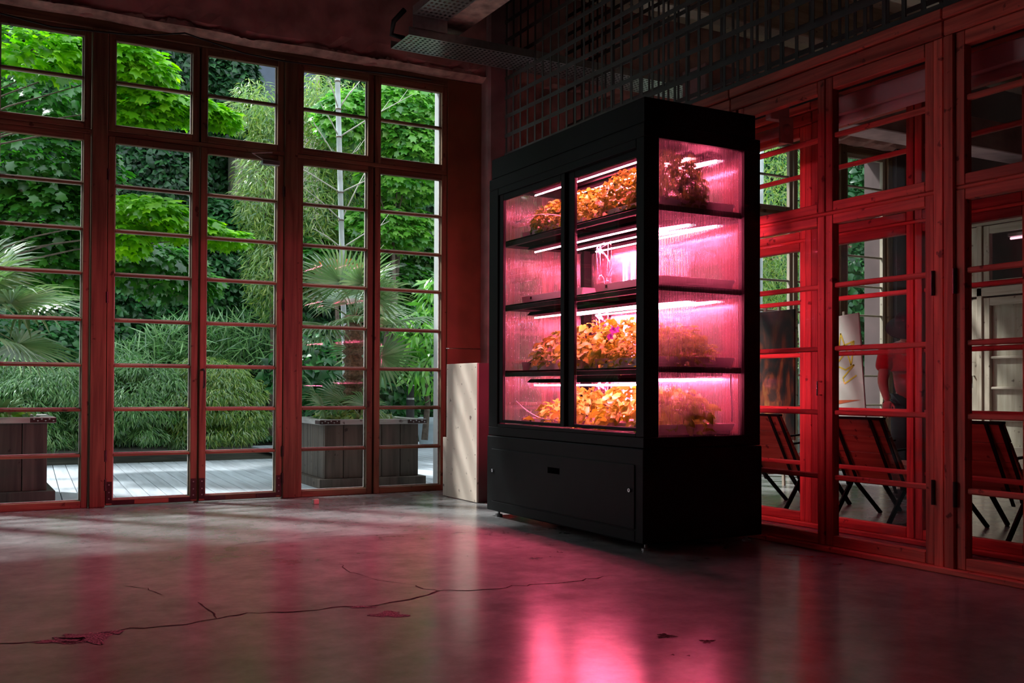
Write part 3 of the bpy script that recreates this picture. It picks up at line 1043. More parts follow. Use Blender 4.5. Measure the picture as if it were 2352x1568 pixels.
for k, zs in enumerate(SHELF + [.672]):
    if k < 3:
        sh = bx('shelf', 3.60, 4.40, 4.83, 6.70, zs + .006, zs + .022, 'void', cb, .002)
        bx('shelf_lip', 3.595, 3.625, 4.83, 6.70, zs - .022, zs + .010, 'black', sh, .002)
        bx('shelf_lip', 4.385, 4.405, 4.83, 6.70, zs - .014, zs + .024, 'black', sh, .002)
        bx('shelf_lip', 3.60, 4.40, 4.825, 4.835, zs - .012, zs + .026, 'black', sh, .002)
        bx('shelf_lip', 3.60, 4.40, 6.695, 6.705, zs - .012, zs + .026, 'black', sh, .002)
        zt = zs
    else:
        continue
for zt in (2.44, 2.028, 1.55, 1.062):
    for x, dz in ((3.69, .085), (4.0, .056), (4.22, .046)):
        fx = MB()
        # trapezoid housing above the tube
        vs = []
        for y in (4.95, 6.36):
            vs += [(x - .05, y, zt - dz + .018), (x + .05, y, zt - dz + .018), (x + .022, y, zt - dz + .044), (x - .022, y, zt - dz + .044)]
        fx.add(vs, [(0, 1, 2, 3), (7, 6, 5, 4), (0, 4, 5, 1), (1, 5, 6, 2), (2, 6, 7, 3), (3, 7, 4, 0)])
        f = fx.build('lamp_housing', 'void', cb)
        led_tube((x, 4.97, zt - dz), (x, 6.33, zt - dz), .0048, f)
for za, zb in ((1.62, 1.95), (1.13, 1.47), (.72, .98)):
    for y in (6.09, 6.19):
        led_tube((4.375, y, za), (4.375, y, zb), .0045, cb)  # upright glowing bars added along the back panel

# trays, two per shelf
TIER = [2.052, 1.574, 1.086, .672]
TN = ['top', 'second', 'third', 'bottom']


def grow_tray(y0, y1, z, label):
    x0, x1 = 3.72, 4.32
    r = empty('growing_tray', ((x0 + x1) / 2, (y0 + y1) / 2, z))
    tag(r, label, 'tray', 'growing trays in the cabinet')
    m = MB()
    h, e = .064, .022
    bot = [(x0 + .002, y0 + e, z), (x1 - e, y0 + e, z), (x1 - e, y1 - e, z), (x0 + .002, y1 - e, z)]
    top = [(x0, y0, z + h), (x1, y0, z + h), (x1, y1, z + h), (x0, y1, z + h)]
    inn = [(x0 + .012, y0 + .012, z + h), (x1 - .012, y0 + .012, z + h), (x1 - .012, y1 - .012, z + h), (x0 + .012, y1 - .012, z + h)]
    ins = [(p[0], p[1], z + .02) for p in inn]
    m.add(bot + top + inn + ins, [(3, 2, 1, 0)] + [(i, (i + 1) % 4, 4 + (i + 1) % 4, 4 + i) for i in range(4)]
          + [(4 + i, 4 + (i + 1) % 4, 8 + (i + 1) % 4, 8 + i) for i in range(4)] + [(8 + i, 8 + (i + 1) % 4, 12 + (i + 1) % 4, 12 + i) for i in range(4)] + [(12, 13, 14, 15)])
    m.build('tray_body', 'tray', r)
    for yy in (y0 + .14, y1 - .14):
        bx('clip', x0 - .003, x0 + .006, yy - .011, yy + .011, z + .036, z + .056, 'rubber', r, .001)
    bx('growing_medium', x0 + .03, x1 - .03, y0 + .03, y1 - .03, z + .018, z + .028, 'soil', r, .003)
    return r


for i, z in enumerate(TIER):
    grow_tray(4.90, 5.60, z, 'pinkish white growing tray on the %s shelf, nearer the corner post' % TN[i])
    grow_tray(5.74, 6.58, z, 'pinkish white growing tray on the %s shelf, at the far end' % TN[i])


# clear perforated acrylic tubes
for i in range(4):
    z0, z1 = TIER[i] + .05, (2.375, 1.97, 1.49, 1.0)[i]
    t = empty('acrylic_tube', (4.0, 5.9, TIER[i]))
    tag(t, 'clear acrylic tube with rows of holes standing on the %s shelf' % TN[i], 'tube')
    cxx, cyy, rr_ = 4.0, 5.90, .052
    wl = MB()
    n = 24
    vs = []
    for rr in (rr_, rr_ - .003):
        for z in (z0 - .045, z1):
            for j in range(n):
                a = 2 * math.pi * j / n
                vs.append((cxx + rr * math.cos(a), cyy + rr * math.sin(a), z + (.035 * math.cos(a) if z == z1 else 0)))
    fs = []
    for j in range(n):
        q = (j + 1) % n
        fs += [(j, q, n + q, n + j), (2 * n + q, 2 * n + j, 3 * n + j, 3 * n + q), (n + j, n + q, 3 * n + q, 3 * n + j)]
    wl.add(vs, fs).build('tube_wall', 'acrylic', t, True)
    rim = [(cxx + rr_ * math.cos(a), cyy + rr_ * math.sin(a), z1 + .035 * math.cos(a)) for a in np.linspace(0, 2 * math.pi, 25)]
    MB().tube(rim, .003, 6, False).build('tube_rim', 'white_plastic', t, True)
    for zz in (z0 + (z1 - z0) * .25, z0 + (z1 - z0) * .7):
        for a in (3.0, 3.5, 4.0, 4.5):
            px_, py_ = cxx + rr_ * math.cos(a), cyy + rr_ * math.sin(a)
            ring = [(px_ - .0045 * math.sin(a) * math.cos(b), py_ + .0045 * math.cos(a) * math.cos(b), zz + .0045 * math.sin(b) + .012 * math.sin(a * 6)) for b in np.linspace(0, 2 * math.pi, 11)]
            MB().tube(ring, .0012, 4, False).build('hole_rim', 'white_plastic', t)

# thin water hoses
for nm, pts, r, lb in (('water_hose', [(3.66, 6.55, 2.19), (3.655, 6.25, 2.20), (3.66, 5.95, 2.15), (3.70, 5.80, 2.09)], .003, 'thin pale hose arching over the top shelf plants'),
                       ('water_hose', [(3.65, 6.60, 1.065), (3.645, 6.3, 1.04), (3.65, 5.95, 1.05), (3.655, 5.7, 1.06)], .004, 'thin pale hose sagging below the third shelf'),
                       ('water_hose', [(3.66, 6.55, .86), (3.655, 6.4, .80), (3.655, 6.2, .745), (3.655, 6.0, .735)], .004, 'thin pale hose curling at the cabinet bottom'),
                       ('water_hose', [(4.25, 4.86, 1.05), (4.26, 4.87, .95), (4.28, 4.88, .83), (4.285, 4.89, .75)], .006, 'dark hose hanging behind the fluted side panel')):
    P = [Vector(p) for p in pts]
    Q = []
    for a in range(len(P) - 1):
        p0, p1, p2, p3 = P[max(a - 1, 0)], P[a], P[a + 1], P[min(a + 2, len(P) - 1)]
        for s in range(6):
            u = s / 6
            Q.append(.5 * ((2 * p1) + (p2 - p0) * u + (2 * p0 - 5 * p1 + 4 * p2 - p3) * u * u + (3 * p1 - p0 - 3 * p2 + p3) * u ** 3))
    Q.append(P[-1])
    tag(MB().tube(Q, r, 6).build(nm, 'rubber' if 'dark' in lb else 'white_plastic', None, True), lb, 'hose')


def clump(name, c, r, n, tmpl, size, mat, label, cat, droop=.35, flowers=0):
    """a leafy plant in a tray; c = base, r = dome radii"""
    t = empty(name, c)
    tag(t, label, cat, 'plants growing in the cabinet')
    d = rand_dirs(n)
    d[:, 2] = np.abs(d[:, 2]) * 1.1 - droop * (RNG.random(n) < .35)
    d = nrmz(d)
    k = (0.35 + .65 * RNG.random(n)) ** .5
    P = np.array(c) + d * k[:, None] * np.array(r) + [0, 0, .01]
    P[:, 2] = np.maximum(P[:, 2], c[2] - .03)
    N = nrmz(np.array([0, 0, 1.0]) + .8 * rand_dirs(n) + d * .3)
    T = nrmz(d * [1, 1, .25] + rand_dirs(n) * .5)
    S = size * (.6 + .7 * RNG.random(n))
    foliage('leaves', tmpl, P, N, T, S, mat, t)
    st = MB()
    for i in range(7):
        q = d[i] * np.array(r) * .8
        st.tube([c, (c[0] + q[0] * .5, c[1] + q[1] * .5, c[2] + abs(q[2]) * .7), (c[0] + q[0], c[1] + q[1], c[2] + abs(q[2]))], .003, 5)
    st.build('stems', 'stem', t)
    if flowers:
        for i in range(flowers):
            a = RNG.random() * 2 * math.pi
            p = np.array(c) + np.array([math.cos(a) * r[0] * .8 - .05, math.sin(a) * r[1] * .8, r[2] * (.62 + .4 * RNG.random())])
            m5 = 5
            PP = np.repeat(p[None], m5, 0)
            ang = np.arange(m5) * 2 * math.pi / m5
            nn = nrmz(np.array([[-.8, -.5, .35]]) + .3 * RNG.normal(size=(1, 3)))
            e1 = nrmz(np.cross(nn, [[0, 0, 1.0]]))
            e2 = np.cross(nn, e1)
            TT = e1 * np.cos(ang)[:, None] + e2 * np.sin(ang)[:, None]
            foliage('flower', T_RUFF, PP, np.repeat(nn, m5, 0), TT, np.full(m5, .026), 'pansy', t)
    return t


z = TIER[0] + .045
clump('lettuce_plant', (3.92, 5.08, z), (.26, .22, .36), 1100, T_RUFF, .042, 'lettuced', 'tall frilly lettuce on the top shelf beside the corner post', 'lettuce')
clump('lettuce_plant', (3.90, 5.42, z), (.24, .20, .28), 850, T_RUFF, .040, 'lettuced', 'second lettuce from the corner post on the top shelf', 'lettuce')
clump('lettuce_plant', (3.88, 5.84, z), (.23, .20, .23), 700, T_RUFF, .038, 'lettuce', 'lettuce just past the door stile on the top shelf', 'lettuce')
clump('lettuce_plant', (3.86, 6.22, z), (.22, .24, .21), 750, T_RUFF, .038, 'lettuced', 'drooping lettuce at the far end of the top shelf', 'lettuce')
z = TIER[2] + .045
clump('leafy_herb', (3.94, 5.02, z), (.28, .18, .22), 600, T_OVAL, .040, 'lettuce', 'small-leaved herb beside the corner post on the third shelf', 'herb')
clump('pansy_plant', (3.90, 5.28, z), (.26, .16, .21), 600, T_OVAL, .036, 'lettuce', 'flowering plant with purple blooms beside the acrylic tube, third shelf', 'flower', flowers=9)
clump('leafy_herb', (3.90, 5.50, z), (.26, .16, .27), 300, T_OVAL, .070, 'basil', 'dense basil left of the purple blooms on the third shelf', 'herb')
clump('leafy_herb', (3.88, 5.84, z), (.24, .20, .26), 300, T_OVAL, .070, 'basil', 'basil behind the door stile on the third shelf', 'herb')
clump('leafy_herb', (3.86, 6.22, z), (.22, .24, .22), 300, T_OVAL, .060, 'lettuced', 'darker basil at the far end of the third shelf', 'herb')
z = TIER[3] + .045
clump('leafy_herb', (3.94, 5.04, z), (.28, .20, .24), 210, T_OVAL, .085, 'basil', 'broad-leaved basil beside the corner post at the bottom', 'herb')
clump('leafy_herb', (3.92, 5.40, z), (.26, .20, .27), 220, T_OVAL, .085, 'basil', 'tall broad-leaved basil near the door stile at the bottom', 'herb')
clump('leafy_herb', (3.88, 5.88, z), (.24, .22, .22), 200, T_OVAL, .080, 'basil', 'low basil left of the door stile at the bottom', 'herb')
clump('leafy_herb', (3.86, 6.22, z), (.22, .16, .14), 110, T_OVAL, .065, 'basil', 'smallest basil at the far end of the bottom shelf', 'herb')

# ================================================================== things in the front room
pb = empty('plywood_box', (3.88, 7.8, 0))
tag(pb, 'pale plywood box standing on end in the corner beside the cabinet', 'box')
bx('face_panel', 3.812, 3.830, 7.49, 8.085, 0.004, 1.165, 'ply', pb, .003)
bx('low_face_panel', 3.814, 3.832, 8.085, 8.16, 0.004, .52, 'ply', pb, .003)
bx('end_panel', 3.830, 4.02, 7.49, 7.508, 0.004, 1.165, 'maroon', pb, .003)
bx('back_panel', 4.002, 4.02, 7.508, 8.085, 0.004, 1.165, 'redpanel', pb, .003)
bx('top_panel', 3.830, 4.002, 7.508, 8.085, 1.147, 1.165, 'ply', pb, .003)
for y, zz in ((7.52, 1.13), (8.06, 1.12), (7.8, 1.14), (7.52, .4), (7.52, .2), (8.06, .5), (8.13, .1), (7.52, .78)):
    bx('screw', 3.8105, 3.813, y - .004, y + .004, zz - .004, zz + .004, 'bracket', pb, .001)
wb = bx('wood_block', 2.59, 2.635, 8.02, 8.065, 0, .04, 'ply', None, .004)
tag(wb, 'small pale wooden block lying on the floor near the windows', 'block')
bx('cut_end', 2.587, 2.590, 8.024, 8.061, .004, .036, 'twig', wb, .001)


# ================================================================== the room behind the partitions
def lounge_chair(y0, label):
    """plank chair seen from behind; faces +X; y0 = near end of its back"""
    W_ = .56
    t = empty('plank_chair', (6.05, y0 + W_ / 2, 0))
    tag(t, label, 'chair', 'plank chairs behind the red partitions')
    top, bot = Vector((5.72, 0, .745)), Vector((6.0, 0, .255))
    d = (bot - top)
    for i in range(4):
        a, b = top + d * (i / 4 + .006), top + d * ((i + 1) / 4 - .006)
        c = (a + b) / 2
        MB().bar((a.x, y0 + W_ / 2, a.z), (b.x, y0 + W_ / 2, b.z), W_, .02, (0, 1, 0)).build('back_plank', 'seat_wood', t)
    for yy in (y0 + .012, y0 + .115, y0 + W_ - .115, y0 + W_ - .012):
        MB().bar((top.x - .018, yy, top.z), (bot.x - .018, yy, bot.z - .05), .024, .008, (0, 1, 0)).build('back_bar', 'black', t)
    bx('top_bar', 5.70, 5.74, y0, y0 + W_, .742, .758, 'black', t, .002)
    for i in range(4):
        xa = 6.0 + i * .125
        za = .26 + i * .035
        MB().bar((xa, y0 + W_ / 2, za), (xa + .115, y0 + W_ / 2, za + .032), W_, .02, (0, 1, 0)).build('seat_plank', 'seat_wood', t)
    for yy in (y0 + .03, y0 + W_ - .03):
        MB().bar((5.93, yy, .25), (6.54, yy, .40), .03, .014, (0, 0, 1)).build('seat_bar', 'black', t)
        MB().bar((5.99, yy, .27), (5.80, yy, 0.0), .014, .035, (0, 1, 0)).build('leg', 'black', t)
        MB().bar((6.25, yy, .33), (6.52, yy, 0.0), .014, .035, (0, 1, 0)).build('leg', 'black', t)
        MB().bar((6.0, yy, .28), (6.30, yy, 0.0), .014, .03, (0, 1, 0)).build('leg', 'black', t)
        MB().bar((5.86, yy, .52), (6.45, yy, .56), .03, .014, (0, 1, 0)).build('armrest', 'black', t)
    return t


lounge_chair(4.945, 'red-brown plank chair with black bars in the middle of the view through the partition')
lounge_chair(5.955, 'red-brown plank chair partly hidden behind the black cabinet')
lounge_chair(4.02, 'red-brown plank chair at the right beyond the thick red posts')


def canvas(name, x, yc, zc, w, h, rot, mat, label, tilt=0.0):
    t = empty(name, (x, yc, 0))
    tag(t, label, 'painting')
    o = MB().box(-.02, .0, -w / 2, w / 2, -h / 2, h / 2, .003).build('stretched_canvas', mat, t, local=True)
    o.location = (0, 0, zc)
    o.rotation_euler = (rot, tilt, 0)
    for s in (-1, 1):
        MB().bar((.03, s * w * .25, 0), (.06, s * w * .12, zc + h * .55), .03, .02, (0, 1, 0)).build('easel_leg', 'pale_v', t, local=True)
    MB().bar((.45, 0, 0), (.05, 0, zc + h * .45), .03, .02, (0, 1, 0)).build('easel_leg', 'pale_v', t, local=True)
    MB().bar((.0, -w * .4, zc - h / 2 - .03), (.0, w * .4, zc - h / 2 - .03), .03, .05, (0, 0, 1)).build('easel_ledge', 'pale_h', t, local=True)
    return t, o


canvas('abstract_painting', 7.2, 7.68, 1.10, .78, 1.28, 0, 'abstract', 'dark abstract painting with orange flames on an easel')
wc, oc = canvas('sketch_painting', 8.0, 7.58, 1.08, .84, 1.24, math.radians(-5), 'canvas_w', 'white canvas with yellow scribble and orange wedge on an easel')


def stroke(pts, w, mat, name):
    m = MB()
    for a, b in zip(pts[:-1], pts[1:]):
        m.bar((-.0215, *a), (-.0215, *b), w, .001, (0, b[1] - a[1], a[0] - b[0]))
    m.build(name, mat, oc, local=True)


# canvas local: y to image-left, z up; right edge at y=-0.40
stroke([(-.02, .26), (-.16, .30), (-.34, .34), (-.28, .10), (-.17, .44), (-.10, .14), (-.33, .33)], .016, 'yellow', 'yellow_scribble')
stroke([(-.06, .05), (-.12, .10), (-.20, .06), (-.32, .10), (-.16, -.02), (-.18, -.08), (-.34, -.01)], .015, 'yellow', 'yellow_scribble')
MB().add([(-.022, .38, -.22), (-.022, .1, -.23), (-.022, -.38, -.26), (-.022, -.1, -.28), (-.022, .3, -.31), (-.022, .38, -.31)], [(0, 1, 2, 3, 4, 5)]).build('orange_wedge', 'orange', oc, local=True)
stroke([(-.03, -.33), (-.06, -.42), (-.02, -.56)], .012, 'orange', 'orange_line')

# far double door of the neighbouring room
dcount += 2
DX = 10.45
for i, (a, b, lb) in enumerate([(6.72, 7.58, 'pale wooden far door with glazing bars, nearer leaf'), (7.66, 8.3, 'pale wooden far door with glazing bars, leaf by the window')]):
    d = sash('door_%d' % (dcount - 1 + i), 1, DX, a, b, .02, 2.02, [1.33, .98, .62], ('pale_v', 'pale_h'), lb, st=.08, rb=.3, rtp=.09, dep=.06, mh=.03)
    bx('lower_panel', DX + .02, DX + .04, a + .08, b - .08, .32, 2.0, 'pale_v', d, .003)
    MB().tube([(DX - .03, a + .04, 1.12), (DX - .07, a + .04, 1.12), (DX - .07, a + .04, .98)], .01, 8).build('door_handle', 'chrome', d, True)
    wcount += 1
    sash('window_%d' % wcount, 1, DX, a, b, 2.16, 2.85, [], ('pale_v', 'pale_h'), 'fanlight above the %s' % lb, st=.08, rb=.06, rtp=.09, dep=.06)
trim(DX - .05, DX + .05, 6.5, 8.4, 2.04, 2.14, 'pale_h', 'pale rail above the far double door')
trim(DX - .05, DX + .05, 7.585, 7.655, 0, 2.86, 'pale_v', 'pale upright between the far door leaves')
trim(DX - .05, DX + .05, 6.5, 8.4, 2.86, 2.95, 'pale_h', 'pale head beam above the far fanlights')
trim(DX - .05, DX + .05, 6.62, 6.71, 0, 2.86, 'pale_v', 'pale jamb at the near side of the far door')
pl = empty('tube_lamp', (10.8, 7.3, 2.7))
tag(pl, 'pink lit tube lamp high up behind the far fanlight', 'lamp')
bx('lamp_body', 10.72, 10.78, 6.6, 7.48, 2.74, 2.78, 'white_plastic', pl, .004)
MB().tube([(10.75, 6.62, 2.72), (10.75, 7.46, 2.72)], .014, 8).build('lamp_tube', 'farlamp', pl)


# ------------------------------------------------------------------ person bending forward in a hat
def skin_body(name, verts, edges, radii, root, mat, parent, sub=2):
    me = bpy.data.meshes.new(name)
    me.from_pydata(verts, edges, [])
    o = link(name, me, mat, parent, local=True)
    md = o.modifiers.new('skin', 'SKIN')
    md.use_smooth_shade = True
    for i, r in enumerate(radii):
        me.skin_vertices[0].data[i].radius = (r, r) if not isinstance(r, tuple) else r
        me.skin_vertices[0].data[i].use_root = (i == root)
    s = o.modifiers.new('sub', 'SUBSURF')
    s.levels = s.render_levels = sub
    return o


per = empty('person', (7.42, 6.08, 0), math.radians(-146))
tag(per, 'person in red shirt, black trousers and dark hat bending forward behind the chairs', 'person')
# local: +x = facing, y = left, z = up
V = [(0, 0, .92), (.10, 0, 1.08), (.24, 0, 1.24), (.33, 0, 1.33), (.41, 0, 1.38), (.46, 0, 1.44),
     (.02, .10, .86), (.05, .12, .48), (-.03, .12, .09), (.10, .13, .03),
     (.02, -.10, .86), (-.02, -.12, .48), (-.14, -.12, .09), (-.02, -.13, .03),
     (.31, .18, 1.28), (.40, .22, 1.02), (.52, .17, .84),
     (.31, -.18, 1.28), (.40, -.22, 1.02), (.54, -.16, .86)]
Ed = [(0, 1), (1, 2), (2, 3), (3, 4), (4, 5), (0, 6), (6, 7), (7, 8), (8, 9), (0, 10), (10, 11), (11, 12), (12, 13), (3, 14), (14, 15), (15, 16), (3, 17), (17, 18), (18, 19)]
Rd = [.10, .10, .11, .09, .06, .055, .08, .06, .045,   .035, .08, .06, .045, .035, .065, .048, .03, .065, .048, .03]
skin_body('body', V, Ed, Rd, 0, 'skin', per)
# clothes follow the body
skin_body('shirt', [(-.02, 0, .865), (.10, 0, 1.08), (.24, 0, 1.24), (.335, 0, 1.335), (.31, .19, 1.28), (.37, .215, 1.10), (.31, -.19, 1.28), (.37, -.215, 1.10)],
          [(0, 1), (1, 2), (2, 3), (3, 4), (4, 5), (3, 6), (6, 7)], [.175, .18, .185, .14, .09, .08, .09, .08], 0, 'shirt', per)
MB().lathe([(.118, .835), (.128, .84), (.130, .90), (.118, .905)], -.01, 0, 20).build('shirt_hem', 'white', per, True, local=True)
skin_body('trousers', [(0, 0, .90), (.02, .10, .82), (.05, .12, .48), (-.03, .12, .07), (.02, -.10, .82), (-.02, -.12, .48), (-.14, -.12, .07)],
          [(0, 1), (1, 2), (2, 3), (0, 4), (4, 5), (5, 6)], [.14, .108, .085, .065, .108, .085, .065], 0, 'trousers', per)
for s, xb in ((1, .02), (-1, -.09)):
    MB().box(xb - .09, xb + .17, s * .125 - .045, s * .125 + .045, 0, .075, .025).build('shoe', 'hat', per, local=True)
hd = MB()
prof = []
for i in range(11):
    a = math.pi * i / 10
    prof.append((max(.001, .088 * math.sin(a)), .115 * -math.cos(a)))
hd.lathe(prof, 0, 0, 18)
hd.add([(.085, -.016, -.005), (.085, .016, -.005), (.112, 0, -.02), (.083, 0, .03)], [(0, 1, 2), (1, 3, 2), (3, 0, 2)])
h_o = hd.build('head', 'skin', per, True, local=True)
h_o.location = (.52, 0, 1.45)
h_o.rotation_euler = (0, math.radians(38), 0)
for s in (-1, 1):
    e = MB().lathe([(.001, -.006), (.009, -.003), (.009, .003), (.001, .006)], 0, 0, 8).build('eye', 'hat', h_o, local=True)
    e.location = (.080, s * .033, .012)
    e.rotation_euler = (0, math.radians(90), 0)
    MB().box(-.02, .015, s * .088 - .008, s * .088 + .008, -.03, .03, .006).build('ear', 'skin', h_o, local=True)
MB().box(.076, .084, -.024, .024, -.058, -.05, .003).build('mouth', 'orange', h_o, local=True)
ht = MB()
ht.lathe([(.001, .165), (.075, .16), (.098, .135), (.104, .06), (.175, .045), (.178, .038), (.10, .045)], 0, 0, 24)
ht.build('hat', 'hat', h_o, True, local=True)
for s, wr_ in ((1, (.52, .17, .84)), (-1, (.54, -.16, .86))):
    hn = MB()
    hn.box(wr_[0] - .02, wr_[0] + .05, wr_[1] - .038, wr_[1] + .038, wr_[2] - .075, wr_[2] - .0, .014)
    for k in range(4):
        yy = wr_[1] - .03 + k * .02
        L = (.06, .07, .075, .06)[k]
        hn.tube([(wr_[0] + .03, yy, wr_[2] - .07), (wr_[0] + .05, yy, wr_[2] - .07 - L * .5), (wr_[0] + .04, yy, wr_[2] - .07 - L)], [.009, .0085, .007], 8)
    hn.tube([(wr_[0] + .02, wr_[1] - s * .035, wr_[2] - .02), (wr_[0] + .05, wr_[1] - s * .06, wr_[2] - .05), (wr_[0] + .06, wr_[1] - s * .055, wr_[2] - .085)], [.011, .01, .008], 8)
    hn.build('hand', 'skin', per, True, local=True)

# ================================================================== the garden
gd = MB().box(-9, 26, 9.02, 26, -.35, -.10).build('garden_ground', 'ground')
struct(gd, 'dark garden soil beyond the decking')
dk = empty('deck', (2.5, 11.3, -.02))
struct(dk, 'grey weathered timber decking outside the garden windows')
# boards run away from the house, slightly askew
ang = math.radians(3.5)
deck_me = None
bw = .145
nb = int(13.5 / bw)
dm = MB().box(-bw / 2 + .004, bw / 2 - .004, -2.35, 2.35, -.03, 0, .003).mesh('plank')
dm.materials.append(MAT['deck'])
for i in range(nb):
    for j in range(1):
        o = link('plank', dm, None, None)
        xx = -4.2 + i * bw
        o.location = (xx - .0, 11.40 + (RNG.random() - .5) * .0, -.02)
        o.rotation_euler = (0, 0, -ang)
        adopt(o, dk)
dm2 = MB().box(-bw / 2 + .004, bw / 2 - .004, -1.6, 1.6, -.03, 0, .003).mesh('plank')
dm2.materials.append(MAT['deck'])
for i in range(44):
    o = link('plank', dm2, None, None)
    o.location = (4.35 + i * bw, 15.35, -.02)
    o.rotation_euler = (0, 0, -ang)
    adopt(o, dk)
struct(bx('trim_%d' % (tcount + 1), -2.2, 4.2, 8.67, 9.02, -.1, .012, 'extwall', None, .006), 'pale outer threshold step below the garden windows')
tcount += 1


def planter(x0, y0, w, d, h, rz, mat, label):
    t = empty('planter_box', (x0 + w / 2, y0 + d / 2, -.02), rz)
    tag(t, label, 'planter')
    hw, hd_ = w / 2, d / 2

    def B(name, a0, a1, b0, b1, c0, c1, m, par=t, ch=.004):
        return link(name, MB().box(a0, a1, b0, b1, c0, c1, ch).mesh(name), m, par, local=True)
    B('base', -hw, hw, -hd_, hd_, 0, .09, mat)
    n = max(3, round((w - .1) / .2))
    bwid = (w - .12) / n
    for i in range(n):
        a = -hw + .06 + i * bwid
        for yy in (-hd_ + .06, hd_ - .085):
            B('board', a + .003, a + bwid - .003, yy, yy + .025, .09, h - .05, mat)
        for xx in (-hw + .06, hw - .085):
            b = -hd_ + .09 + i * (d - .18) / n
            B('board', xx, xx + .025, b + .003, b + (d - .18) / n - .003, .09, h - .05, mat)
    B('rim', -hw, hw, -hd_, -hd_ + .11, h - .05, h, 'rim')
    B('rim', -hw, hw, hd_ - .11, hd_, h - .05, h, 'rim')
    B('rim', -hw, -hw + .11, -hd_ + .11, hd_ - .11, h - .05, h, 'rim')
    B('rim', hw - .11, hw, -hd_ + .11, hd_ - .11, h - .05, h, 'rim')
    B('soil', -hw + .11, hw - .11, -hd_ + .11, hd_ - .11, h - .12, h - .03, 'soil')
    for sx in (-1, 1):
        p = B('metal_plate', min(sx * hw, sx * (hw - .2)), max(sx * hw, sx * (hw - .2)), -hd_ - .004, -hd_, h - .045, h - .008, 'bracket')
        for k in range(6):
            u = sx * (hw - .02 - .03 * k)
            B('rivet', u - .006, u + .006, -hd_ - .008, -hd_ - .003, h - .035 + .014 * (k % 2), h - .025 + .014 * (k % 2), 'steel', t, .002)
        B('metal_plate', sx * hw - (.0 if sx > 0 else .004), sx * hw + (.004 if sx > 0 else 0), -hd_, -hd_ + .16, h - .045, h - .008, 'bracket')
    return t


planter(3.11, 9.38, 1.10, 1.10, .665, math.radians(-2), 'planter', 'large weathered wooden planter box with a palm outside the right windows')
planter(-.33, 9.41, 1.10, 1.10, .715, 0, 'planterd', 'dark wooden planter box at the far left outside the window')


# fan palms
def frond_mesh(name, L, R, nseg, droop, seed, half=118):
    rng = np.random.default_rng(seed)
    m = MB()
    pts = [(L * i / 6, 0, .10 * math.sin(i / 6 * math.pi) * L - 0 * i) for i in range(7)]
    m.tube(pts, [.010, .009, .008, .007, .006, .006, .006], 6)
    c = Vector(pts[-1])
    for i in range(nseg):
        a = math.radians(-half + 2 * half * i / (nseg - 1))
        d = Vector((math.cos(a), math.sin(a), .12 * math.cos(a)))
        n = Vector((0, 0, 1))
        s = d.cross(n).normalized()
        r = R * (1 - .12 * abs(a) / 2) * (.93 + .14 * rng.random())
        dz = droop * (.6 + .8 * rng.random())
        w = .030 * R / .5
        rows = [(0.02, .25), (.35, .9), (.65, 1.0), (.85, .6), (1.0, .05)]
        k = len(m.v)
        for t_, wk in rows:
            p = c + d * (r * t_) + Vector((0, 0, -dz * r * max(0, t_ - .45) ** 2 * 2))
            for q, fz in ((-1, .35), (0, 0), (1, .35)):
                m.v.append(tuple(p + s * (q * w / 2 * wk) + n * (fz * w * wk * .6)))
        for j in range(len(rows) - 1):
            b = k + j * 3
            m.f += [(b, b + 1, b + 4, b + 3), (b + 1, b + 2, b + 5, b + 4)]
    return m.mesh(name)


def palm(base, trunk_h, nfr, L, R, label, lower=0, seed=1):
    t = empty('fan_palm', base)
    tag(t, label, 'palm')
    tr = MB()
    prof = []
    n = 26
    for i in range(n + 1):
        prof.append((.085 + .03 * (i % 2) + .012 * math.sin(i * 2.3), trunk_h * i / n))
    tr.lathe(prof, 0, 0, 14)
    tr.build('trunk', 'fibre', t, local=True)
    mes = [frond_mesh('frond', L * k, R * k2, 28, dr, seed * 10 + i) for i, (k, k2, dr) in enumerate([(1, 1, .25), (.8, .95, .5), (1.1, 1.05, .35)])]
    for me in mes:
        me.materials.append(MAT['palm'])
    rng = np.random.default_rng(seed)
    for i in range(nfr):
        u = (i + .5) / nfr
        o = link('frond', mes[i % 3], None, t, local=True)
        o.location = (0, 0, trunk_h - .02 - .10 * (1 - u))
        pitch = math.radians(-62 + 92 * (1 - u) + rng.normal() * 9)     # top ones upright, lower ones hang
        o.rotation_euler = (rng.normal() * .3, pitch, i * 2.39996 + rng.normal() * .15)
    for i in range(lower):
        o = link('frond', mes[i % 3], None, t, local=True)
        s = .62
        o.scale = (s, s, s)
        o.location = (rng.normal() * .10 - .12, rng.normal() * .12 - .1, .02)
        o.rotation_euler = (rng.normal() * .3, math.radians(-50 + rng.normal() * 22), i * 2.4 + 1)
    return t


palm((3.62, 9.92, .62), 1.08, 17, .42, .46, 'fan palm with shaggy trunk growing in the weathered planter', 9, 3)
palm((.05, 9.95, .66), .95, 17, .48, .56, 'fan palm spreading pale fronds at the far left', 0, 5)


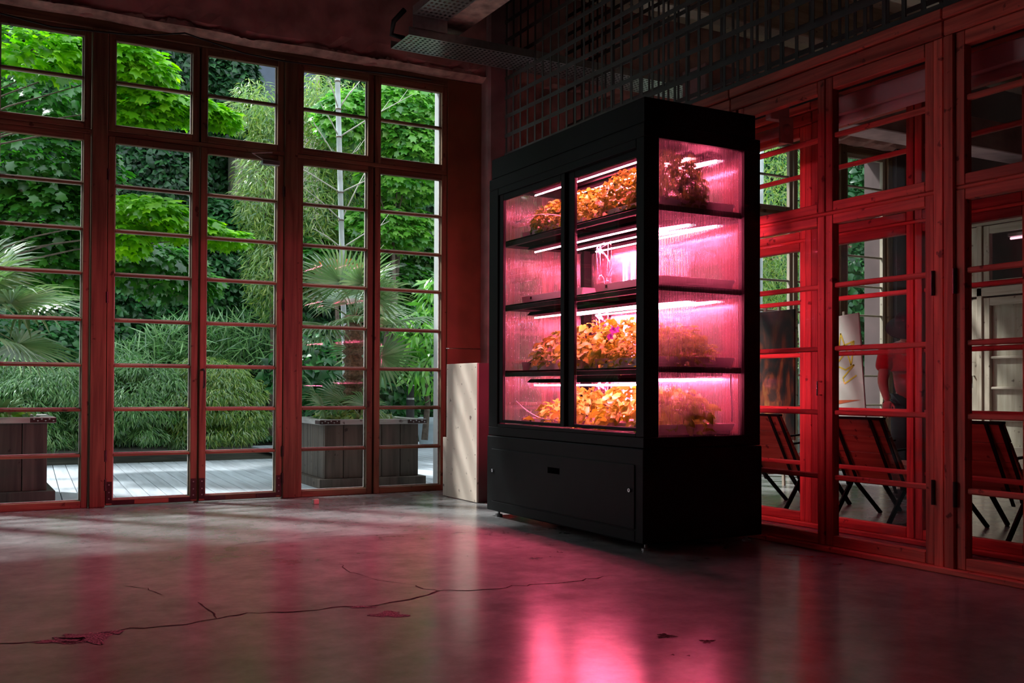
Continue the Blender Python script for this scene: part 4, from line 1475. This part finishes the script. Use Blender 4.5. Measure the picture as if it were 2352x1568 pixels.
def strap_plant(base, n, L, label, mat='strap', w=.06):
    t = empty('strap_leaf_plant', base)
    tag(t, label, 'plant')
    for i in range(n):
        a = i * 2.4 + RNG.normal() * .2
        el = math.radians(38 + 40 * RNG.random())
        l = L * (.7 + .5 * RNG.random())
        m = MB()
        k = 0
        vs = []
        side = Vector((-math.sin(a), math.cos(a), 0))
        for j in range(7):
            u = j / 6
            p = Vector((math.cos(a) * math.cos(el) * l * u, math.sin(a) * math.cos(el) * l * u, math.sin(el) * l * u - .35 * l * u * u))
            ww = w * (.5 + u) * (1 - u ** 3) + .002
            vs += [p + side * ww / 2 + Vector((0, 0, ww * .2)), p, p - side * ww / 2 + Vector((0, 0, ww * .2))]
        fs = []
        for j in range(6):
            b = j * 3
            fs += [(b, b + 1, b + 4, b + 3), (b + 1, b + 2, b + 5, b + 4)]
        m.add(vs, fs).build('leaf', mat, t, local=True)
    return t


strap_plant((.36, 9.62, .68), 13, .42, 'low strap-leaved plant in the dark planter')
strap_plant((.30, 10.35, 1.72), 7, .5, 'upright pale strap leaves above the left palm', w=.035)
strap_plant((3.35, 9.66, .63), 10, .30, 'small grassy plant at the front of the weathered planter', w=.03)


def shrub(name, label, cat, blobs, tmpl, n, size, mat, up_bias=.4, stems=True, droop=0.0, group=None, base=None, shell=.45):
    """blobs: list of (centre, radii, weight)"""
    b0 = base if base is not None else (blobs[0][0][0], blobs[0][0][1], -.1)
    t = empty(name, b0)
    tag(t, label, cat, group)
    w = np.array([b[2] for b in blobs], float)
    w /= w.sum()
    PP, NN, TT = [], [], []
    for (c, r, _), k in zip(blobs, w):
        m = max(8, int(n * k))
        P, d = blob(m, c, r, shell)
        PP.append(P)
        NN.append(nrmz(d * .5 + np.array([0, -.25, up_bias]) + .55 * rand_dirs(m)))
        TT.append(nrmz(d * [1, 1, .4] + np.array([0, 0, -droop]) + .6 * rand_dirs(m)))
    P, N, T = np.vstack(PP), np.vstack(NN), np.vstack(TT)
    keep = P[:, 2] > -.08
    P, N, T = P[keep], N[keep], T[keep]
    foliage('foliage', tmpl, P, N, T, size * (.65 + .7 * RNG.random(len(P))), mat, t)
    if stems:
        m = MB()
        top = np.mean([b[0] for b in blobs], 0)
        fork = np.array([b0[0] * .75 + top[0] * .25, b0[1] * .75 + top[1] * .25, b0[2] + (top[2] - b0[2]) * .72])
        m.tube([b0, (np.array(b0) + fork) / 2 + [.05, 0, 0], fork], [.05, .04, .022], 8)
        for (c, r, _) in blobs:
            e = np.array(c)
            m.tube([fork, (fork + e) / 2 + [0, 0, .12], e], [.013, .008, .004], 6)
            for s_ in range(2):
                g = e + rand_dirs(1)[0] * np.array(r) * .7
                m.tube([e, g], [.005, .002], 4)
        m.build('branches', 'bark', t, True)
    return t


def tufts(c, r, k, rs):
    out = []
    for d in rand_dirs(k):
        d = np.array([d[0], -abs(d[1]) * .9 + .2, abs(d[2]) * 1.15 - .25])
        p = np.array(c) + d * np.array(r)
        out.append((tuple(p), tuple(np.array(rs) * (.7 + .6 * RNG.random())), 1))
    return out


def at(x, y, Y):
    return tuple(pix(x, y, 1, Y))


def B3(x, y, Y, rx, ry, rz, w=1.0):
    return (at(x, y, Y), (rx, ry, rz), w)


# back wall of the garden, overgrown with ivy
gw = struct(bx('garden_wall', -8, 26, 19.3, 19.6, -.1, 8.3, 'stone', None, 0), 'tall dark garden wall hidden under ivy')
for i, (xa, xb, lb, mt) in enumerate([(-3.0, 2.6, 'ivy curtain behind the left window', 'ivy'), (2.6, 5.3, 'ivy curtain behind the glazed doors', 'ivy'), (5.3, 11.5, 'ivy curtain behind the planter palm', 'ivy'), (11.5, 21.0, 'ivy curtain seen through the neighbouring room', 'ivy')]):
    t = empty('ivy', ((xa + xb) / 2, 19.1, -.1))
    tag(t, lb, 'ivy')
    n = int((xb - xa) * 2600)
    P = np.stack([xa + (xb - xa) * RNG.random(n), np.zeros(n), 8.5 * RNG.random(n) ** .95], 1)
    bump = .5 * np.sin(P[:, 0] * 1.9 + 1) * np.sin(P[:, 2] * 1.3) + .35 * np.sin(P[:, 0] * 4.3 + P[:, 2] * 2.2)
    P[:, 1] = 18.6 - bump * .7 - .5 * RNG.random(n)
    N = nrmz(np.array([0, -1, .55]) + .7 * rand_dirs(n))
    T = nrmz(np.array([0, -.3, -1]) + .6 * rand_dirs(n))
    foliage('foliage', T_HEART, P, N, T, .10 * (.6 + .8 * RNG.random(n)), mt, t)
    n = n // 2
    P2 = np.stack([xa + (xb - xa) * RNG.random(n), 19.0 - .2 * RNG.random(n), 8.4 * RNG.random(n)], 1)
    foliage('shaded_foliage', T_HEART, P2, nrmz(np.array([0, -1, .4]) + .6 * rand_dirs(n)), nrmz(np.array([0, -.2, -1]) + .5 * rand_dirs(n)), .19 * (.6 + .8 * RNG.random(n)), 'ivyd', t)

# a building glimpsed above the doors
bd = empty('house_facade', (7.0, 18.0, 4.2))
p0, p1 = at(540, 330, 17.8), at(735, 120, 17.8)
tag(bd, 'tan house wall with blue-grey window glimpsed between the trees', 'building')
bx('wall', p0[0], p1[0], 17.8, 18.3, p0[2] - 1.2, p1[2] + 1.2, 'building', bd, 0)
q = at(590, 200, 17.75)
w1 = bx('window', q[0] - .12, q[0] + .35, 17.74, 17.8, q[2] - 1.0, q[2] + .7, 'bluegrey', bd, .01)
q = at(712, 215, 17.75)
bx('window', q[0] - .12, q[0] + .1, 17.74, 17.8, q[2] - .3, q[2] + .5, 'bluegrey', bd, .01)
# bamboo hedge mounds at the deck edge
HG = 'bamboo hedge at the deck edge'
T_BAM = t_blade(.14, .35)
RS = (.30, .28, .15)
shrub('bamboo_shrub', 'low dark bamboo mound beside the left planter', 'shrub', tufts((1.1, 14.5, .45), (.85, .7, .75), 26, RS) + tufts((.2, 14.7, .5), (.85, .7, .9), 20, RS), T_BAM, 24000, .09, 'bamboo', droop=.5, group=HG, stems=False, up_bias=.8)
shrub('bamboo_shrub', 'bamboo mound behind the left glazed door', 'shrub', tufts((2.15, 14.5, .45), (.85, .75, .85), 40, RS) + tufts((1.8, 15.0, .9), (.7, .5, .5), 12, RS), T_BAM, 32000, .09, 'bamboo', droop=.5, group=HG, stems=False, up_bias=.8)
shrub('bamboo_shrub', 'tallest bright bamboo mound behind the right glazed door', 'shrub', tufts((3.2, 14.45, .5), (.68, .7, .82), 38, RS), T_BAM, 27000, .09, 'bambool', droop=.5, group=HG, stems=False, up_bias=.8)
shrub('reed_clump', 'upright reeds rising behind the bamboo mounds', 'reeds', [B3(600, 790, 15.6, .9, .35, .55), B3(440, 790, 15.6, .7, .35, .4), B3(330, 850, 15.6, .8, .35, .4)], t_blade(.06, .1), 3000, .30, 'bamboo', droop=-1.2, stems=False)

# ivy-like climbers in the middle distance
shrub('climber_bush', 'dark climbing bush left of the doors beyond the bamboo', 'shrub', [B3(100, 850, 16, 1.6, .5, .8), B3(320, 700, 16.5, 1.2, .5, 1.0), B3(480, 680, 16.5, .7, .5, 1.0), B3(520, 560, 17, .6, .5, .8)], T_HEART, 14000, .10, 'ivy', stems=False)

# maples in front, layered lime sprays
MG = 'lime maple sprays at the upper left'
T_LEAF = .135
shrub('maple_tree', 'lime green maple spreading over the left windows', 'tree',
      [B3(60, 110, 11.0, .75, .5, .25, 1.5), B3(170, 130, 11.3, .35, .5, .18, .8), B3(310, 160, 11.6, .42, .5, .22, 1.1), B3(270, 120, 11.4, .3, .4, .3, .8),
       B3(340, 240, 11.8, .55, .5, .17, 1.3), B3(430, 250, 12.0, .4, .4, .14, .9), B3(505, 272, 12.1, .24, .3, .10, .45), B3(300, 275, 11.8, .4, .4, .12, .6)],
      T_MAPLE, 4200, T_LEAF, 'maple', up_bias=1.1, group=None, base=(-1.6, 11.6, -.1), droop=.3)
shrub('maple_tree', 'lower lime maple branch crossing the glazed doors', 'tree',
      [B3(330, 490, 11.8, .5, .5, .20, 1.2), B3(420, 520, 12.0, .45, .4, .16, 1), B3(510, 545, 12.1, .35, .3, .10, .6), B3(280, 540, 11.8, .35, .4, .22, .6)],
      T_MAPLE, 2200, T_LEAF, 'maple', up_bias=1.1, base=(-1.3, 12.0, -.1), droop=.3)
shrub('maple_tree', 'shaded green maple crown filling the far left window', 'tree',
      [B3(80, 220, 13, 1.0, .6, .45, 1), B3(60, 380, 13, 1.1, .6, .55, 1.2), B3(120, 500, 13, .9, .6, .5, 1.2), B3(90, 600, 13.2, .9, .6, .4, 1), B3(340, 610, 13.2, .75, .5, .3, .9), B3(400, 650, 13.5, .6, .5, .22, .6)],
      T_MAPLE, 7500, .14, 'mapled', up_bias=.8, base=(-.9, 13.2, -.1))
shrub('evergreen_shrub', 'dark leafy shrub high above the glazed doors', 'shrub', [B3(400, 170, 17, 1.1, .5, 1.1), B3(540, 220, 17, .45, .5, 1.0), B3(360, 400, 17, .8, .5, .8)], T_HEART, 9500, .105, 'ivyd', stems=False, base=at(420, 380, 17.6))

# tall bamboo behind the doors and the planter
shrub('tall_bamboo', 'feathery pale bamboo above the right glazed door', 'bamboo', [B3(600, 440, 15.2, .42, .5, 1.0, 1.4), B3(620, 620, 15.2, .42, .5, .8, 1), B3(585, 250, 15.2, .4, .5, .45, .5), B3(620, 300, 15.2, .3, .5, .4, .4)], T_BAM, 8000, .12, 'bambool', droop=.3, base=at(620, 1000, 15.3), shell=.2)
shrub('tall_bamboo', 'feathery bamboo behind the pale culm and planter palm', 'bamboo', [B3(740, 480, 15, .7, .5, 1.0, 1.4), B3(800, 300, 15, .75, .5, .8, 1), B3(730, 250, 15, .4, .5, .6, .6), B3(760, 620, 15, .7, .5, .5, .7)], T_BAM, 11000, .12, 'bambool', droop=.3, base=at(770, 1000, 15.1), shell=.2)
shrub('leafy_tree', 'bright leafy tree behind the window next to the red board', 'tree', [B3(930, 260, 13.8, .8, .5, .5, 1.2), B3(960, 330, 13.8, .6, .5, .35, 1), B3(800, 270, 14, .5, .5, .4, .8), B3(930, 420, 14.2, .8, .5, .3, .7), B3(900, 520, 14.4, .8, .5, .4, 1)], T_MAPLE, 7500, .135, 'mapleb', up_bias=.8, base=at(900, 1000, 14.2))
shrub('leafy_tree', 'darker green tree low behind the rightmost garden window', 'tree', [B3(940, 570, 15.5, .9, .5, .5, 1), B3(900, 650, 15, .9, .5, .35, 1), B3(960, 740, 14.6, .6, .4, .25, .6), B3(720, 600, 15, .5, .5, .4, .7), B3(760, 660, 15.5, .6, .5, .3, .7), B3(890, 740, 15.5, .6, .4, .3, .6)], T_MAPLE, 7000, .135, 'mapled', up_bias=.8, base=at(905, 1000, 15.2))
shrub('red_maple', 'small red maple spray behind the pale culm', 'tree', [B3(780, 612, 13.6, .35, .3, .10)], T_MAPLE, 170, .12, 'redmaple', up_bias=.9, base=at(770, 900, 13.8))
shrub('lance_shrub', 'light green lance-leaved shrub by the bollard', 'shrub', [B3(965, 760, 12.6, .30, .3, .28), B3(985, 850, 12.6, .38, .35, .35), B3(935, 830, 12.9, .3, .3, .3), B3(990, 680, 12.6, .16, .2, .3, .5)], T_LANCE, 900, .17, 'mapleb', droop=.5, base=at(975, 1010, 12.7))
shrub('fern_clump', 'dark undergrowth behind the weathered planter', 'shrub', [B3(730, 860, 12.5, .7, .4, .5), B3(870, 900, 13, .7, .4, .45)], T_HEART, 1800, .12, 'ivy', stems=False)
shrub('ground_cover', 'small pale leaves covering the soil of the weathered planter', 'plant', [((3.62, 9.9, .665), (.42, .42, .05), 1)], T_HEART, 500, .045, 'bambool', stems=False, base=(3.62, 9.9, .64))
shrub('ground_cover', 'small leaves covering the soil of the dark planter', 'plant', [((.22, 9.9, .72), (.42, .42, .05), 1)], T_HEART, 500, .05, 'mapleb', stems=False, base=(.22, 9.9, .69))
tk = MB()
b0, b1 = at(888, 900, 14.6), at(900, 700, 14.6)
tk.tube([(b0[0] - .05, 14.6, -.1), b0, b1, (b1[0] + .1, 14.6, b1[2] + 1.5)], [.13, .11, .09, .07], 10)
tag(tk.build('tree_trunk', 'bark', None, True), 'thick brown tree trunk seen right of the palm', 'trunk')

# greenery seen through the neighbouring room
shrub('bamboo_thicket', 'dense bamboo thicket outside the neighbouring room beside the cabinet', 'bamboo', [((11.6, 12.2, 3.5), (1.3, .8, 2.6), 1), ((10.3, 12.0, 2.2), (1.2, .8, 2.0), .8)], T_BAM, 20000, .11, 'bambool', droop=.3, base=(11.2, 12.2, -.1), shell=.3)
shrub('ivy_bush', 'glossy ivy bush outside the far corner window', 'shrub', [((13.4, 11.9, 3.0), (1.1, .7, 2.6), 1), ((14.8, 12.4, 2.4), (1.2, .7, 2.4), 1)], T_HEART, 11000, .115, 'ivy', base=(13.6, 12, -.1))
cu = empty('bamboo_culms', (10.9, 11.0, -.1))
tag(cu, 'thick green bamboo culms outside the neighbouring room', 'bamboo')
for i in range(5):
    xx = 9.9 + i * .42
    MB().tube([(xx, 11 + .2 * (i % 2), -.1), (xx + .06, 11 + .2 * (i % 2), 5.5)], .04, 10).build('culm', 'culm', cu, True)
lf = bx('weathered_post', 13.05, 13.35, 10.9, 11.2, -.1, 5.2, 'rim', None, .02)
tag(lf, 'weathered grey post outside the far corner window', 'post')
bx('post_cap', 13.0, 13.4, 10.85, 11.25, 5.2, 5.3, 'rim', lf, .01)

# pale bamboo culm with ringed nodes and bare side branches
pc = empty('bamboo_culm', at(800, 1010, 12.0))
tag(pc, 'single pale bamboo culm with ringed nodes behind the palm', 'bamboo')
base_p, top_p = np.array(at(797, 1015, 12)), np.array(at(772, 60, 12))
ns = 15
for i in range(ns):
    a = base_p + (top_p - base_p) * i / ns
    b = base_p + (top_p - base_p) * (i + 1) / ns
    MB().tube([a, a + (b - a) * .02, a + (b - a) * .97, b], [.038, .034, .033, .039], 12).build('internode', 'culm', pc, True)
    ring = MB().tube([b - [0, 0, .008], b + [0, 0, .008]], .041, 12).build('node_ring', 'bark', pc)
    if i > 4:
        for s in (-1, 1):
            L = .35 + .75 * RNG.random()
            e = b + np.array([s * L * (.35 + .5 * RNG.random()), -.3 * RNG.random(), L * (.3 + .5 * RNG.random())])
            br = MB().tube([b, b + (e - b) * .5 + [0, 0, .02], e], [.010, .007, .003], 6).build('side_branch', 'twig', pc, True)
            for q_ in (.55, .8):
                r_ = b + (e - b) * q_
                MB().tube([r_, r_ + np.array([s * .12, -.03, .18])], [.004, .002], 5).build('twig', 'twig', br)

# bollard light and pot
bl = empty('bollard', (5.36, 12.5, -.03))
tag(bl, 'black bollard lamp with pale cap beyond the planter', 'bollard')
MB().lathe([(.055, -.05), (.055, .80), (.05, .82)], 5.36, 12.5, 18).build('post', 'rubber', bl, True)
MB().lathe([(.058, .80), (.058, .825)], 5.36, 12.5, 18).build('ring', 'steel', bl, True)
MB().lathe([(.05, .82), (.05, .97), (.055, .985)], 5.36, 12.5, 18).build('head', 'rubber', bl, True)
MB().lathe([(.057, .985), (.05, 1.0), (.001, 1.008)], 5.36, 12.5, 18).build('cap', 'extwall', bl, True)
p_pot = (6.93, 15.3)
pt = empty('flower_pot', (p_pot[0], p_pot[1], -.03))
tag(pt, 'blue-grey flower pot standing on the deck behind the planter', 'pot')
MB().lathe([(.001, -.02), (.17, -.02), (.19, .05), (.23, .34), (.25, .36), (.25, .47), (.23, .47), (.22, .42), (.001, .42)], *p_pot, 24).build('pot_body', 'pot', pt, True)
MB().lathe([(.001, .43), (.22, .43)], *p_pot, 18).build('pot_soil', 'soil', pt)
